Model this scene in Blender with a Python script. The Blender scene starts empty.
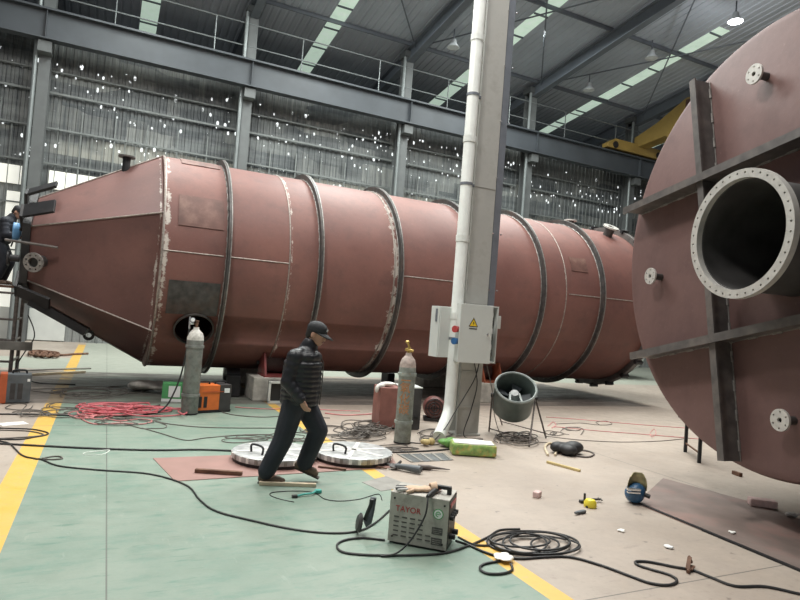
import bpy, bmesh, math, random
from mathutils import Vector, Matrix
from math import sin, cos, tan, radians as R, pi
random.seed(4)
SC = bpy.context.scene
COL = SC.collection

# ------------------------------------------------------------------ camera
FPX, YAW, PITCH, ROLL, EYE = 605.0, R(25.8), R(1.52), R(4.4), 1.78
_f = Vector((sin(YAW)*cos(PITCH), cos(YAW)*cos(PITCH), sin(PITCH)))
_r0 = Vector((cos(YAW), -sin(YAW), 0)); _u0 = _r0.cross(_f)
_r = _r0*cos(ROLL) + _u0*sin(ROLL); _u = _u0*cos(ROLL) - _r0*sin(ROLL)
cam = bpy.data.cameras.new('camera'); cam.sensor_width = 36; cam.lens = FPX/800*36
cam.clip_end = 300; cam.clip_start = .05
camo = bpy.data.objects.new('camera', cam); COL.objects.link(camo)
camo.matrix_world = Matrix(((_r.x, _u.x, -_f.x, 0), (_r.y, _u.y, -_f.y, 0), (_r.z, _u.z, -_f.z, EYE), (0, 0, 0, 1)))
SC.camera = camo

# ------------------------------------------------------------------ world, lights, exposure
SC.view_settings.view_transform = 'Standard'; SC.view_settings.look = 'None'
SC.view_settings.gamma = 1; SC.view_settings.use_curve_mapping = False
SC.view_settings.exposure = 0.34
w = bpy.data.worlds.new('world'); SC.world = w; w.use_nodes = True
bg = w.node_tree.nodes['Background']; bg.inputs[0].default_value = (.93, .97, 1, 1); bg.inputs[1].default_value = 0.15

def area_light(name, loc, target, size, power, col=(1, .97, .93), sy=None):
    l = bpy.data.lights.new(name, 'AREA'); l.energy = power; l.color = col; l.size = size
    if sy: l.shape = 'RECTANGLE'; l.size_y = sy
    o = bpy.data.objects.new(name, l); COL.objects.link(o); o.location = loc
    o.rotation_euler = (Vector(target)-Vector(loc)).to_track_quat('-Z', 'Y').to_euler()
    return o
# unseen overhead lamps: first inferred from rib shadows, other three added as soft toplight
area_light('unseen_lamp_light', (-1.6, 4.9, 11.5), (3.5, 5.5, 1), 1.3, 520)
area_light('unseen_lamp_light', (-3.0, 13.0, 12.3), (-2, 13, 0), 2.0, 420)
area_light('unseen_lamp_light', (4.5, 5.5, 13.5), (4.5, 6.5, 0), 4.0, 560)
area_light('unseen_lamp_light', (9.0, 8.5, 13.3), (9, 8.5, 0), 4.0, 560)
area_light('skylight_daylight', (7.3, 16.0, 13.6), (7.3, 15.5, 0), 1.5, 1250, (.95, 1, .97), 9)
area_light('skylight_daylight', (14.2, 16.0, 13.6), (14.2, 15.5, 0), 1.5, 1250, (.95, 1, .97), 9)
area_light('skylight_daylight', (.6, 16.0, 13.6), (.6, 15.5, 0), 1.5, 1000, (.95, 1, .97), 9)

# ------------------------------------------------------------------ place helpers
def ray(px, py): return _f + _r*((px-400)/FPX) + _u*((300-py)/FPX)
def floor_at(px, py, z=0.0):                      # the spot on the floor that a sight line meets
    d = ray(px, py); return Vector((0, 0, EYE)) + d*((z-EYE)/d.z)
def at_y(px, py, y):
    d = ray(px, py); return Vector((0, 0, EYE)) + d*(y/d.y)

# ------------------------------------------------------------------ materials
def mat(name, col, rough=.6, metal=0.0, var=.12, scale=6.0, bump=0.0, bscale=None, dirt=None, dirt_amt=.5, dscale=2.0, emit=None, estr=0, spec=None):
    m = bpy.data.materials.new(name); m.use_nodes = True
    nt = m.node_tree; N = nt.nodes; L = nt.links; b = N['Principled BSDF']
    b.inputs['Roughness'].default_value = rough; b.inputs['Metallic'].default_value = metal
    if spec is not None: b.inputs['Specular IOR Level'].default_value = spec
    tc = N.new('ShaderNodeTexCoord'); n = N.new('ShaderNodeTexNoise'); n.inputs['Scale'].default_value = scale
    n.inputs['Detail'].default_value = 6; L.new(tc.outputs['Object'], n.inputs['Vector'])
    r = N.new('ShaderNodeValToRGB'); L.new(n.outputs['Fac'], r.inputs[0])
    c = Vector(col[:3])
    r.color_ramp.elements[0].position = .3; r.color_ramp.elements[1].position = .7
    r.color_ramp.elements[0].color = (*[max(0, x*(1-var)) for x in c], 1)
    r.color_ramp.elements[1].color = (*[min(1, x*(1+var)) for x in c], 1)
    out = r.outputs[0]
    if dirt:
        n2 = N.new('ShaderNodeTexNoise'); n2.inputs['Scale'].default_value = dscale; n2.inputs['Detail'].default_value = 9
        n2.inputs['Roughness'].default_value = .7; L.new(tc.outputs['Object'], n2.inputs['Vector'])
        r2 = N.new('ShaderNodeValToRGB'); r2.color_ramp.elements[0].position = .5; r2.color_ramp.elements[1].position = .68
        r2.color_ramp.elements[1].color = (dirt_amt,)*3+(1,); L.new(n2.outputs['Fac'], r2.inputs[0])
        mx = N.new('ShaderNodeMixRGB'); L.new(r2.outputs[0], mx.inputs[0]); L.new(out, mx.inputs[1])
        mx.inputs[2].default_value = (*dirt, 1); out = mx.outputs[0]
    L.new(out, b.inputs['Base Color'])
    if bump:
        n3 = N.new('ShaderNodeTexNoise'); n3.inputs['Scale'].default_value = bscale or scale*8; L.new(tc.outputs['Object'], n3.inputs['Vector'])
        bp = N.new('ShaderNodeBump'); bp.inputs['Strength'].default_value = bump; bp.inputs['Distance'].default_value = .02
        L.new(n3.outputs['Fac'], bp.inputs['Height']); L.new(bp.outputs[0], b.inputs['Normal'])
    if emit:
        b.inputs['Emission Color'].default_value = (*emit, 1); b.inputs['Emission Strength'].default_value = estr
    return m

def math_node(nt, op, a, b=None, clamp=False):
    n = nt.nodes.new('ShaderNodeMath'); n.operation = op; n.use_clamp = clamp
    for i, v in enumerate((a, b)):
        if v is None: continue
        if hasattr(v, 'node'): nt.links.new(v, n.inputs[i])
        else: n.inputs[i].default_value = v
    return n.outputs[0]
def band(nt, s, lo, hi):                           # 1 where lo < s < hi
    return math_node(nt, 'MULTIPLY', math_node(nt, 'GREATER_THAN', s, lo), math_node(nt, 'LESS_THAN', s, hi))
def mixc(nt, fac, a, b):
    n = nt.nodes.new('ShaderNodeMixRGB')
    for i, v in enumerate((fac, a, b)):
        if hasattr(v, 'node'): nt.links.new(v, n.inputs[i])
        elif i: n.inputs[i].default_value = (*v, 1)
        else: n.inputs[0].default_value = v
    return n.outputs[0]
def noise(nt, vec, scale, detail=6, rough=.6, ramp=None):
    n = nt.nodes.new('ShaderNodeTexNoise'); n.inputs['Scale'].default_value = scale
    n.inputs['Detail'].default_value = detail; n.inputs['Roughness'].default_value = rough
    nt.links.new(vec, n.inputs['Vector']); o = n.outputs['Fac']
    if ramp:
        m = nt.nodes.new('ShaderNodeMapRange'); nt.links.new(o, m.inputs[0])
        m.inputs[1].default_value, m.inputs[2].default_value = ramp; o = m.outputs[0]
    return o
def scaled(nt, vec, s):
    m = nt.nodes.new('ShaderNodeMapping'); nt.links.new(vec, m.inputs[0]); m.inputs['Scale'].default_value = s
    return m.outputs[0]

def floor_material():
    m = bpy.data.materials.new('painted_concrete_floor'); m.use_nodes = True
    nt = m.node_tree; b = nt.nodes['Principled BSDF']
    tc = nt.nodes.new('ShaderNodeTexCoord'); P = tc.outputs['Object']
    sp = nt.nodes.new('ShaderNodeSeparateXYZ'); nt.links.new(P, sp.inputs[0]); X, Y = sp.outputs[0], sp.outputs[1]
    n1 = noise(nt, P, .9, 8, .65, (.32, .68)); n2 = noise(nt, P, 4.5, 10, .7, (.35, .75)); n3 = noise(nt, P, 14, 6, .6, (.58, .72))
    n5 = noise(nt, scaled(nt, P, (1.0, 3.2, 1)), 2.2, 8, .7, (.5, .72))
    green = mixc(nt, n1, (.182, .252, .200), (.268, .318, .262))
    green = mixc(nt, math_node(nt, 'MULTIPLY', n5, .75), green, (.115, .225, .175))
    green = mixc(nt, math_node(nt, 'MULTIPLY', n3, .35), green, (.12, .26, .20))
    conc = mixc(nt, n1, (.365, .305, .252), (.465, .395, .330))
    conc = mixc(nt, math_node(nt, 'MULTIPLY', n2, .40), conc, (.29, .25, .22))
    conc = mixc(nt, math_node(nt, 'MULTIPLY', n3, .3), conc, (.19, .15, .13))
    yel = mixc(nt, n2, (.70, .43, .08), (.64, .40, .11))
    yel = mixc(nt, math_node(nt, 'MULTIPLY', n3, .6), yel, (.42, .34, .22))
    # scuffs, drag marks and small stains
    sc1 = noise(nt, scaled(nt, P, (1.6, 9, 1)), 1.6, 4, .6, (.62, .68)); sc2 = noise(nt, scaled(nt, P, (8, 2.2, 1)), 1.2, 5, .65, (.63, .70)); sc3 = noise(nt, P, 7, 3, .5, (.68, .73))
    green = mixc(nt, math_node(nt, 'MULTIPLY', sc1, .6), green, (.095, .20, .150)); green = mixc(nt, math_node(nt, 'MULTIPLY', sc2, .4), green, (.34, .38, .33))
    conc = mixc(nt, math_node(nt, 'MULTIPLY', sc1, .35), conc, (.24, .19, .165)); conc = mixc(nt, math_node(nt, 'MULTIPLY', sc3, .6), conc, (.14, .115, .10))
    near = math_node(nt, 'LESS_THAN', Y, 30.0)
    g = math_node(nt, 'MULTIPLY', band(nt, X, -.5, 2.77), near)
    # beyond the vessel the whole floor is green
    g = math_node(nt, 'MAXIMUM', g, math_node(nt, 'MULTIPLY', math_node(nt, 'GREATER_THAN', Y, 15.6), math_node(nt, 'MAXIMUM', math_node(nt, 'GREATER_THAN', X, -.5), math_node(nt, 'LESS_THAN', Y, 18.2))))
    green = mixc(nt, math_node(nt, 'MULTIPLY', math_node(nt, 'GREATER_THAN', Y, 14.5), .6), green, (.46, .45, .385))  # window glare on the far floor, painted in as a paler green
    col = mixc(nt, g, conc, green)
    y1 = math_node(nt, 'MAXIMUM', band(nt, X, -.72, -.5), math_node(nt, 'MULTIPLY', band(nt, X, 2.77, 2.93), math_node(nt, 'LESS_THAN', Y, 14)))
    y1 = math_node(nt, 'MULTIPLY', y1, math_node(nt, 'LESS_THAN', Y, 23.0))
    worn = noise(nt, P, 2.6, 8, .7, (.24, .34))
    y1 = math_node(nt, 'MULTIPLY', y1, worn)
    col = mixc(nt, y1, col, yel)
    # grime and the vessel's shade, painted as one dark band under it
    grime_shade = math_node(nt, 'MULTIPLY', band(nt, Y, 10.9, 15.2), band(nt, X, -3.4, 12.5))
    grime_shade = math_node(nt, 'MULTIPLY', grime_shade, noise(nt, scaled(nt, P, (.5, 2.2, 1)), 1.6, 8, .6, (.30, .5)))
    col = mixc(nt, math_node(nt, 'MULTIPLY', grime_shade, .85), col, (.115, .10, .09))
    # saw-cut joints
    def joint(s, at, w): return band(nt, s, at-w, at+w)
    j = math_node(nt, 'MAXIMUM', joint(X, .14, .005), joint(Y, 3.05, .006))
    j = math_node(nt, 'MAXIMUM', j, joint(Y, 9.1, .008)); j = math_node(nt, 'MAXIMUM', j, joint(X, 6.61, .008))
    col = mixc(nt, math_node(nt, 'MULTIPLY', j, .8), col, (.10, .10, .09))
    nt.links.new(col, b.inputs['Base Color'])
    rg = nt.nodes.new('ShaderNodeMapRange'); nt.links.new(n2, rg.inputs[0]); rg.inputs[3].default_value = .38; rg.inputs[4].default_value = .62
    nt.links.new(rg.outputs[0], b.inputs['Roughness'])
    bp = nt.nodes.new('ShaderNodeBump'); bp.inputs['Strength'].default_value = .12; bp.inputs['Distance'].default_value = .01
    nt.links.new(noise(nt, P, 30), bp.inputs['Height']); nt.links.new(bp.outputs[0], b.inputs['Normal'])
    return m

def primer_material(name, chalk_x=(), lines=(), col1=(.255, .120, .098), col2=(.155, .071, .061)):
    # red oxide primer; chalk_x: where weld seams were ground and dye checked
    m = bpy.data.materials.new(name); m.use_nodes = True
    nt = m.node_tree; b = nt.nodes['Principled BSDF']
    tc = nt.nodes.new('ShaderNodeTexCoord'); P = tc.outputs['Object']
    sp = nt.nodes.new('ShaderNodeSeparateXYZ'); nt.links.new(P, sp.inputs[0]); X = sp.outputs[0]
    n1 = noise(nt, P, .8, 8, .65, (.3, .7)); n2 = noise(nt, P, 3.2, 10, .7, (.45, .8)); n3 = noise(nt, P, 26, 4, .6, (.62, .75))
    col = mixc(nt, n1, col2, col1)
    col = mixc(nt, math_node(nt, 'MULTIPLY', n2, .75), col, (.085, .050, .048))
    col = mixc(nt, math_node(nt, 'MULTIPLY', n3, .25), col, (.34, .22, .19))
    for cx, wd, amt in chalk_x:
        d = math_node(nt, 'ABSOLUTE', math_node(nt, 'SUBTRACT', X, cx))
        nn = noise(nt, P, 4.2, 9, .8, (.42, .80))
        s = math_node(nt, 'SUBTRACT', math_node(nt, 'MULTIPLY', nn, amt), math_node(nt, 'DIVIDE', d, wd))
        s = math_node(nt, 'MULTIPLY', math_node(nt, 'SUBTRACT', s, .06), 10.0, True)
        s = math_node(nt, 'MULTIPLY', s, math_node(nt, 'LESS_THAN', d, wd))
        col = mixc(nt, s, col, (.55, .50, .45))
    nt.links.new(col, b.inputs['Base Color']); b.inputs['Roughness'].default_value = .55
    b.inputs['Specular IOR Level'].default_value = .35
    bp = nt.nodes.new('ShaderNodeBump'); bp.inputs['Strength'].default_value = .15; bp.inputs['Distance'].default_value = .02
    nt.links.new(noise(nt, P, 5, 6), bp.inputs['Height']); nt.links.new(bp.outputs[0], b.inputs['Normal'])
    return m

def cladding_material():
    # old sheet-metal wall: weathered bands, painted reflections, pin holes that let daylight through
    m = bpy.data.materials.new('weathered_sheet_cladding'); m.use_nodes = True
    nt = m.node_tree; b = nt.nodes['Principled BSDF']
    tc = nt.nodes.new('ShaderNodeTexCoord'); P = tc.outputs['Object']
    sp = nt.nodes.new('ShaderNodeSeparateXYZ'); nt.links.new(P, sp.inputs[0]); Z = sp.outputs[2]
    s1 = noise(nt, scaled(nt, P, (.22, 1, 1.6)), 1.1, 8, .65, (.40, .62)); s2 = noise(nt, scaled(nt, P, (6, 1, .3)), 1.0, 4, .6, (.3, .75))
    col = mixc(nt, s1, (.028, .036, .041), (.155, .170, .172))
    col = mixc(nt, math_node(nt, 'MULTIPLY', s2, .5), col, (.065, .07, .072))
    vb = nt.nodes.new('ShaderNodeTexVoronoi'); vb.distance = 'CHEBYCHEV'; vb.inputs['Scale'].default_value = .62; vb.inputs['Randomness'].default_value = .8
    nt.links.new(scaled(nt, P, (.9, 0, 2.2)), vb.inputs['Vector']); sb = nt.nodes.new('ShaderNodeSeparateColor'); nt.links.new(vb.outputs['Color'], sb.inputs[0])
    blk = math_node(nt, 'MULTIPLY', math_node(nt, 'POWER', sb.outputs[1], 2.5), noise(nt, scaled(nt, P, (7, 1, .4)), 1.0, 3, .6, (.3, .6)))
    col = mixc(nt, math_node(nt, 'MULTIPLY', blk, .85), col, (.30, .31, .29))  # pale blocks stand in for reflections on the sheets
    pale = math_node(nt, 'MULTIPLY', band(nt, Z, 6.45, 7.15), noise(nt, scaled(nt, P, (.4, 1, 1)), .8, 3, .5, (.38, .5)))
    col = mixc(nt, math_node(nt, 'MULTIPLY', pale, .8), col, (.34, .34, .30))
    low = math_node(nt, 'LESS_THAN', Z, 5.2)
    col = mixc(nt, math_node(nt, 'MULTIPLY', low, .6), col, (.30, .31, .30))
    nt.links.new(col, b.inputs['Base Color']); b.inputs['Roughness'].default_value = .5
    # holes
    v = nt.nodes.new('ShaderNodeTexVoronoi'); v.inputs['Scale'].default_value = 5.2
    nt.links.new(scaled(nt, P, (1.35, .0, .8)), v.inputs['Vector'])
    spv = nt.nodes.new('ShaderNodeSeparateColor'); nt.links.new(v.outputs['Color'], spv.inputs[0])
    rad = math_node(nt, 'MULTIPLY', math_node(nt, 'POWER', spv.outputs[0], 2.2), .40)
    hole = math_node(nt, 'LESS_THAN', v.outputs['Distance'], rad)
    clus = noise(nt, scaled(nt, P, (.5, 0, 1.7)), .9, 5, .7, (.45, .50))
    rows = math_node(nt, 'MAXIMUM', band(nt, Z, 7.9, 9.7), band(nt, Z, 6.2, 7.3))
    hole = math_node(nt, 'MULTIPLY', math_node(nt, 'MULTIPLY', hole, clus), rows)
    b.inputs['Emission Color'].default_value = (.95, 1, 1, 1); nt.links.new(math_node(nt, 'MULTIPLY', hole, .95), b.inputs['Emission Strength'])
    return m

M = dict(
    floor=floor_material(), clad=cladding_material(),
    primer=primer_material('red_oxide_primer', chalk_x=((.07, .24, .72), (2.24, .18, .50), (4.36, .30, .80), (8.72, .18, .46))),
    primer_cone=primer_material('red_oxide_primer_cone', chalk_x=((-.04, .18, .50),), col1=(.225, .112, .096), col2=(.110, .056, .051)),
    primer_head=primer_material('red_oxide_primer_head', col1=(.200, .118, .108), col2=(.138, .080, .074)),
    pad=mat('primed_patch_plate', (.155, .075, .06), .6, var=.3, scale=4, dirt=(.26, .17, .13), dirt_amt=.6),
    steel_dark=mat('dark_bare_steel', (.075, .072, .07), .5, .35, .35, 9, dirt=(.14, .09, .07), dirt_amt=.5),
    steel_rib=mat('mill_scale_steel', (.125, .115, .11), .5, .3, .25, 8, dirt=(.19, .16, .14), dirt_amt=.6),
    steel_bright=mat('machined_steel', (.56, .545, .51), .38, .25, .12, 12),
    weld=mat('weld_bead', (.33, .29, .26), .5, .4, .3, 20),
    stitch=mat('stitch_weld', (.27, .255, .24), .45, .4, .3, 20),
    pipe_inside=mat('pipe_inside_steel', (.085, .082, .08), .5, .4, .35, 3),
    black=mat('black_rubber', (.018, .018, .019), .55, var=.25),
    black_paint=mat('black_paint', (.012, .012, .014), .5, var=.3, dirt=(.07, .06, .055), dirt_amt=.3),
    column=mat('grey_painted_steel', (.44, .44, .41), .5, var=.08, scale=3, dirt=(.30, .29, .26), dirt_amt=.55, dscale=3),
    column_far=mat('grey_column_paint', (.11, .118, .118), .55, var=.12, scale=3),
    beam=mat('crane_beam_paint', (.055, .063, .072), .55, var=.15, scale=1.2),
    rafter=mat('rafter_paint', (.135, .155, .18), .55, var=.12, scale=1.5),
    tray=mat('galvanised_tray', (.20, .22, .25), .45, .3, .1),
    roof=mat('roof_sheet', (.40, .44, .50), .5, var=.10, scale=.6),  # bluish haze under the roof is tinted into the sheet colour
    skylight=mat('frp_skylight', (.55, .66, .57), .6, var=.2, scale=1.6, emit=(.66, .84, .70), estr=.42),
    white_pvc=mat('white_plastic_pipe', (.80, .83, .79), .4, var=.04, dirt=(.62, .61, .56), dirt_amt=.3, dscale=5),
    cab=mat('cabinet_paint', (.62, .65, .62), .4, var=.04, scale=4, dirt=(.44, .45, .42), dirt_amt=.3),
    cab_dark=mat('cabinet_interior', (.12, .13, .13), .6, var=.4, scale=30),
    red=mat('red_plastic', (.45, .06, .06), .4), blue=mat('blue_plastic', (.03, .13, .32), .4),
    yellow=mat('yellow_sign', (.85, .58, .03), .45, var=.05), ink=mat('black_ink', (.02, .02, .02), .6),
    red_ink=mat('red_ink', (.42, .05, .05), .6, var=.2), green_ink=mat('green_ink', (.05, .38, .10), .6),
    cyl=mat('grey_green_cylinder_paint', (.235, .245, .225), .6, var=.35, scale=14, dirt=(.12, .10, .085), dirt_amt=.75, dscale=7, bump=.2),
    cyl2=mat('pale_grey_cylinder_paint', (.285, .315, .285), .6, var=.25, scale=12, dirt=(.15, .13, .10), dirt_amt=.7, dscale=9, bump=.2),
    cap_pink=mat('dusty_pink_paint', (.44, .36, .32), .6, var=.3, scale=20), cap_white=mat('dusty_white_paint', (.62, .60, .55), .6, var=.25, scale=20),
    brass=mat('brass', (.52, .38, .13), .35, .8), chrome=mat('chrome', (.75, .75, .76), .2, .9),
    orange_ink=mat('faded_orange_paint', (.50, .22, .08), .7, var=.35, scale=30),
    orange=mat('orange_machine_paint', (.72, .17, .035), .45, var=.1, dirt=(.4, .13, .05), dirt_amt=.4),
    orange_dark=mat('red_orange_paint', (.48, .11, .04), .5, var=.15),
    grey_mach=mat('grey_machine_paint', (.10, .115, .125), .5, var=.2, dirt=(.2, .2, .19), dirt_amt=.4),
    dark_mach=mat('charcoal_machine_paint', (.05, .047, .047), .5, var=.3),
    tayor=mat('light_grey_case_paint', (.42, .40, .355), .5, var=.12, scale=8, dirt=(.16, .14, .12), dirt_amt=.6, dscale=6),
    slot=mat('dark_slot', (.09, .085, .08), .7), redbox=mat('faded_red_case', (.27, .115, .095), .55, var=.2),
    blower=mat('dark_maroon_paint', (.12, .042, .036), .5, var=.3), stand_orange=mat('dull_orange_frame', (.27, .075, .035), .6, var=.3),
    roller_red=mat('red_roller_frame', (.20, .042, .04), .5, var=.3), roller=mat('rubber_tyre_brown', (.10, .065, .06), .6, var=.3),
    concrete=mat('cast_concrete', (.47, .45, .40), .8, var=.25, scale=7, bump=.3, dirt=(.25, .23, .2), dirt_amt=.6),
    fan=mat('fan_paint', (.105, .135, .125), .45, var=.2, scale=6, dirt=(.2, .2, .17), dirt_amt=.35),
    fan_rim=mat('fan_rim_paint', (.25, .28, .265), .45, var=.2), fan_grey=mat('fan_motor_grey', (.42, .44, .43), .5, var=.15),
    rust=mat('rusty_steel', (.16, .085, .055), .75, .2, .4, 14), leg_paint=mat('chipped_tube_paint', (.12, .10, .09), .6, var=.4, scale=20),
    primer_plate=mat('pink_primer_plate', (.32, .185, .158), .55, var=.12, scale=3, dirt=(.33, .2, .17), dirt_amt=.5),
    floor_plate=mat('brown_stained_plate', (.235, .18, .158), .55, .1, .22, 2.5, dirt=(.34, .19, .165), dirt_amt=.7, dscale=1.4),
    grey_plate=mat('grey_sheet', (.26, .25, .225), .6, var=.2),
    film=mat('white_film_wrap', (.50, .51, .50), .3, var=.35, scale=11, bump=.5, bscale=14, dirt=(.38, .40, .41), dirt_amt=.8, dscale=4),
    wood=mat('pale_wood', (.58, .49, .35), .7, var=.15, scale=9), wood2=mat('yellow_stick_wood', (.56, .44, .20), .7, var=.15),
    red_hose=mat('red_hose', (.58, .14, .16), .5, var=.2), pink_hose=mat('pink_red_hose', (.60, .23, .23), .5, var=.2),
    cable_grey=mat('dusty_grey_cable', (.14, .125, .11), .7, var=.3), cable=mat('black_cable', (.022, .022, .023), .5, var=.3, dirt=(.09, .08, .07), dirt_amt=.5, dscale=8),
    green_box=mat('green_carton', (.085, .33, .12), .6, var=.12), white_label=mat('white_label', (.80, .81, .80), .6, var=.05),
    bag=mat('printed_bag', (.27, .42, .12), .45, var=.35, scale=14, dirt=(.66, .40, .12), dirt_amt=.95, dscale=12),
    bag_white=mat('white_bag_top', (.84, .83, .78), .5, var=.06), green_plastic=mat('green_plastic_bag', (.14, .34, .08), .4, var=.3, scale=18),
    teal=mat('teal_plastic', (.06, .42, .36), .45, var=.15), pinkbrick=mat('pink_brick', (.68, .50, .47), .8, var=.15, scale=20),
    helmet_blue=mat('blue_mask_shell', (.03, .10, .20), .35, var=.2), helmet_gold=mat('dusty_gold_visor', (.36, .32, .17), .3, .3, .3, 12),
    lime=mat('yellow_tape_case', (.80, .66, .05), .4, var=.08), leather=mat('tan_leather', (.60, .43, .30), .8, var=.15, scale=14),
    skin=mat('skin', (.45, .255, .18), .55, var=.08, scale=10), hair=mat('black_hair', (.015, .013, .012), .6),
    jacket=mat('black_padded_nylon', (.011, .012, .016), .45, var=.25, scale=9, bump=.5, bscale=16), trousers=mat('dark_navy_cloth', (.019, .022, .031), .75, var=.25, scale=5, bump=.5, bscale=9),
    cap=mat('charcoal_cap_cloth', (.022, .024, .027), .75, var=.15), shoe=mat('brown_suede', (.15, .105, .075), .75, var=.2), sole=mat('shoe_sole', (.07, .055, .045), .7),
    glove=mat('dirty_white_glove', (.5, .5, .48), .8, var=.15), skyblue=mat('light_blue_mask', (.16, .36, .62), .35, var=.1),
    crane=mat('crane_yellow', (.30, .20, .055), .5, var=.15, scale=2), brown=mat('brown_stripe', (.09, .045, .035), .6),
    lamp_shade=mat('lamp_shade_alu', (.50, .53, .55), .4, .2), lamp_off=mat('lamp_glass_off', (.62, .65, .66), .3),
    lamp_on=mat('lamp_glass_lit', (1, 1, 1), .5, emit=(.95, 1, 1), estr=12), strip=mat('translucent_strip_window', (.75, .75, .68), .5, var=.08, emit=(.95, .95, .86), estr=.42),
    rail=mat('galvanised_pipe', (.20, .22, .22), .45, .3, .1), bar=mat('mullion_bar', (.17, .185, .18), .5, .1, .2), panel=mat('white_sheet_panel', (.60, .62, .59), .5, var=.06, scale=3),
    vessel_grey=mat('pale_grey_vessel', (.52, .54, .54), .5, var=.08), sack=mat('dirty_white_sack', (.52, .49, .44), .8, var=.3, scale=8),
    paint_white=mat('white_chalk', (.68, .72, .66), .8, var=.1), phos=mat('rag', (.66, .64, .60), .85, var=.12),
)

# ------------------------------------------------------------------ mesh builder
class MB:
    def __init__(s): s.v = []; s.f = []
    def add(s, vs, fs):
        o = len(s.v); s.v += [tuple(x) for x in vs]; s.f += [tuple(i+o for i in f) for f in fs]; return s
    def box(s, c, d, rot=None):
        c = Vector(c); vs = []
        for x in (-.5, .5):
            for y in (-.5, .5):
                for z in (-.5, .5):
                    p = Vector((x*d[0], y*d[1], z*d[2]))
                    if rot is not None: p = rot @ p
                    vs.append(c+p)
        return s.add(vs, [(0, 1, 3, 2), (4, 6, 7, 5), (0, 4, 5, 1), (2, 3, 7, 6), (0, 2, 6, 4), (1, 5, 7, 3)])
    def frame(s, a, b):
        d = (Vector(b)-Vector(a)); L = d.length; d.normalize()
        t = Vector((0, 0, 1)) if abs(d.z) < .9 else Vector((1, 0, 0))
        u = t.cross(d).normalized(); return d, u, d.cross(u), L
    def bar(s, a, b, w, h, up=None):                # rectangular bar from a to b
        a = Vector(a); b = Vector(b); d, u, v, L = s.frame(a, b)
        if up is not None:
            u = Vector(up).cross(d).normalized(); v = d.cross(u)
        vs = [p+u*(x*w/2)+v*(y*h/2) for p in (a, b) for x, y in ((-1, -1), (1, -1), (1, 1), (-1, 1))]
        return s.add(vs, [(3, 2, 1, 0), (4, 5, 6, 7), (0, 1, 5, 4), (1, 2, 6, 5), (2, 3, 7, 6), (3, 0, 4, 7)])
    def tube(s, pts, r, seg=8, closed=False, caps=True):
        pts = [Vector(p) for p in pts]; n = len(pts); rr = r if hasattr(r, '__len__') else [r]*n
        prev = None; o = len(s.v)
        for i, p in enumerate(pts):
            if closed: t = pts[(i+1) % n]-pts[i-1]
            else: t = pts[min(i+1, n-1)]-pts[max(i-1, 0)]
            if t.length < 1e-9: t = Vector((1, 0, 0))
            t.normalize()
            if prev is None:
                a = Vector((0, 0, 1)) if abs(t.z) < .9 else Vector((1, 0, 0)); u = a.cross(t).normalized()
            else:
                u = prev-t*prev.dot(t); u = u.normalized() if u.length > 1e-6 else t.orthogonal().normalized()
            prev = u; v = t.cross(u)
            for k in range(seg):
                q = 2*pi*k/seg; s.v.append(tuple(p+(u*cos(q)+v*sin(q))*rr[i]))
        for i in range(n if closed else n-1):
            for k in range(seg):
                a = o+i*seg+k; b = o+i*seg+(k+1) % seg; c = o+((i+1) % n)*seg+(k+1) % seg; d = o+((i+1) % n)*seg+k
                s.f.append((a, b, c, d))
        if caps and not closed:
            s.f.append(tuple(o+k for k in range(seg-1, -1, -1))); s.f.append(tuple(o+(n-1)*seg+k for k in range(seg)))
        return s
    def cyl(s, a, b, r, r2=None, seg=16): return s.tube([a, b], [r, r if r2 is None else r2], seg)
    def lathe(s, prof, o=(0, 0, 0), axis=(0, 0, 1), seg=32, closed=False, ref=None, a0=0.0):
        o = Vector(o); ax = Vector(axis).normalized()
        u = Vector(ref) if ref is not None else (Vector((1, 0, 0)) if abs(ax.x) < .9 else Vector((0, 0, 1)))
        u = (u-ax*u.dot(ax)).normalized(); v = ax.cross(u)
        n = len(prof); vs = []
        for k in range(seg):
            q = a0+2*pi*k/seg
            for r, h in prof: vs.append(o+ax*h+(u*cos(q)+v*sin(q))*r)
        fs = []
        for k in range(seg):
            for i in range(n if closed else n-1):
                j = (i+1) % n; a = k*n; b = ((k+1) % seg)*n
                fs.append((a+i, b+i, b+j, a+j))
        s.add(vs, fs)
        return s
    def prism(s, poly, z0, z1, mtx=None):
        n = len(poly); vs = [Vector((x, y, z)) for z in (z0, z1) for x, y in poly]
        if mtx is not None: vs = [mtx @ p for p in vs]
        fs = [tuple(range(n-1, -1, -1)), tuple(range(n, 2*n))]+[(i, (i+1) % n, n+(i+1) % n, n+i) for i in range(n)]
        return s.add(vs, fs)
    def ell(s, c, rad, rot=None, seg=14, rings=9):
        c = Vector(c); rad = rad if hasattr(rad, '__len__') else (rad,)*3; vs = []; fs = []
        for i in range(rings+1):
            th = pi*i/rings
            for k in range(seg):
                p = Vector((rad[0]*sin(th)*cos(2*pi*k/seg), rad[1]*sin(th)*sin(2*pi*k/seg), rad[2]*cos(th)))
                if rot is not None: p = rot @ p
                vs.append(c+p)
        for i in range(rings):
            for k in range(seg):
                fs.append((i*seg+k, (i+1)*seg+k, (i+1)*seg+(k+1) % seg, i*seg+(k+1) % seg))
        return s.add(vs, fs)
    def cap(s, a, b, ra, rb=None, seg=12):           # tapered capsule
        rb = ra if rb is None else rb; a = Vector(a); b = Vector(b)
        s.ell(a, ra, seg=seg, rings=8); s.ell(b, rb, seg=seg, rings=8); return s.tube([a, b], [ra, rb], seg)
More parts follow.
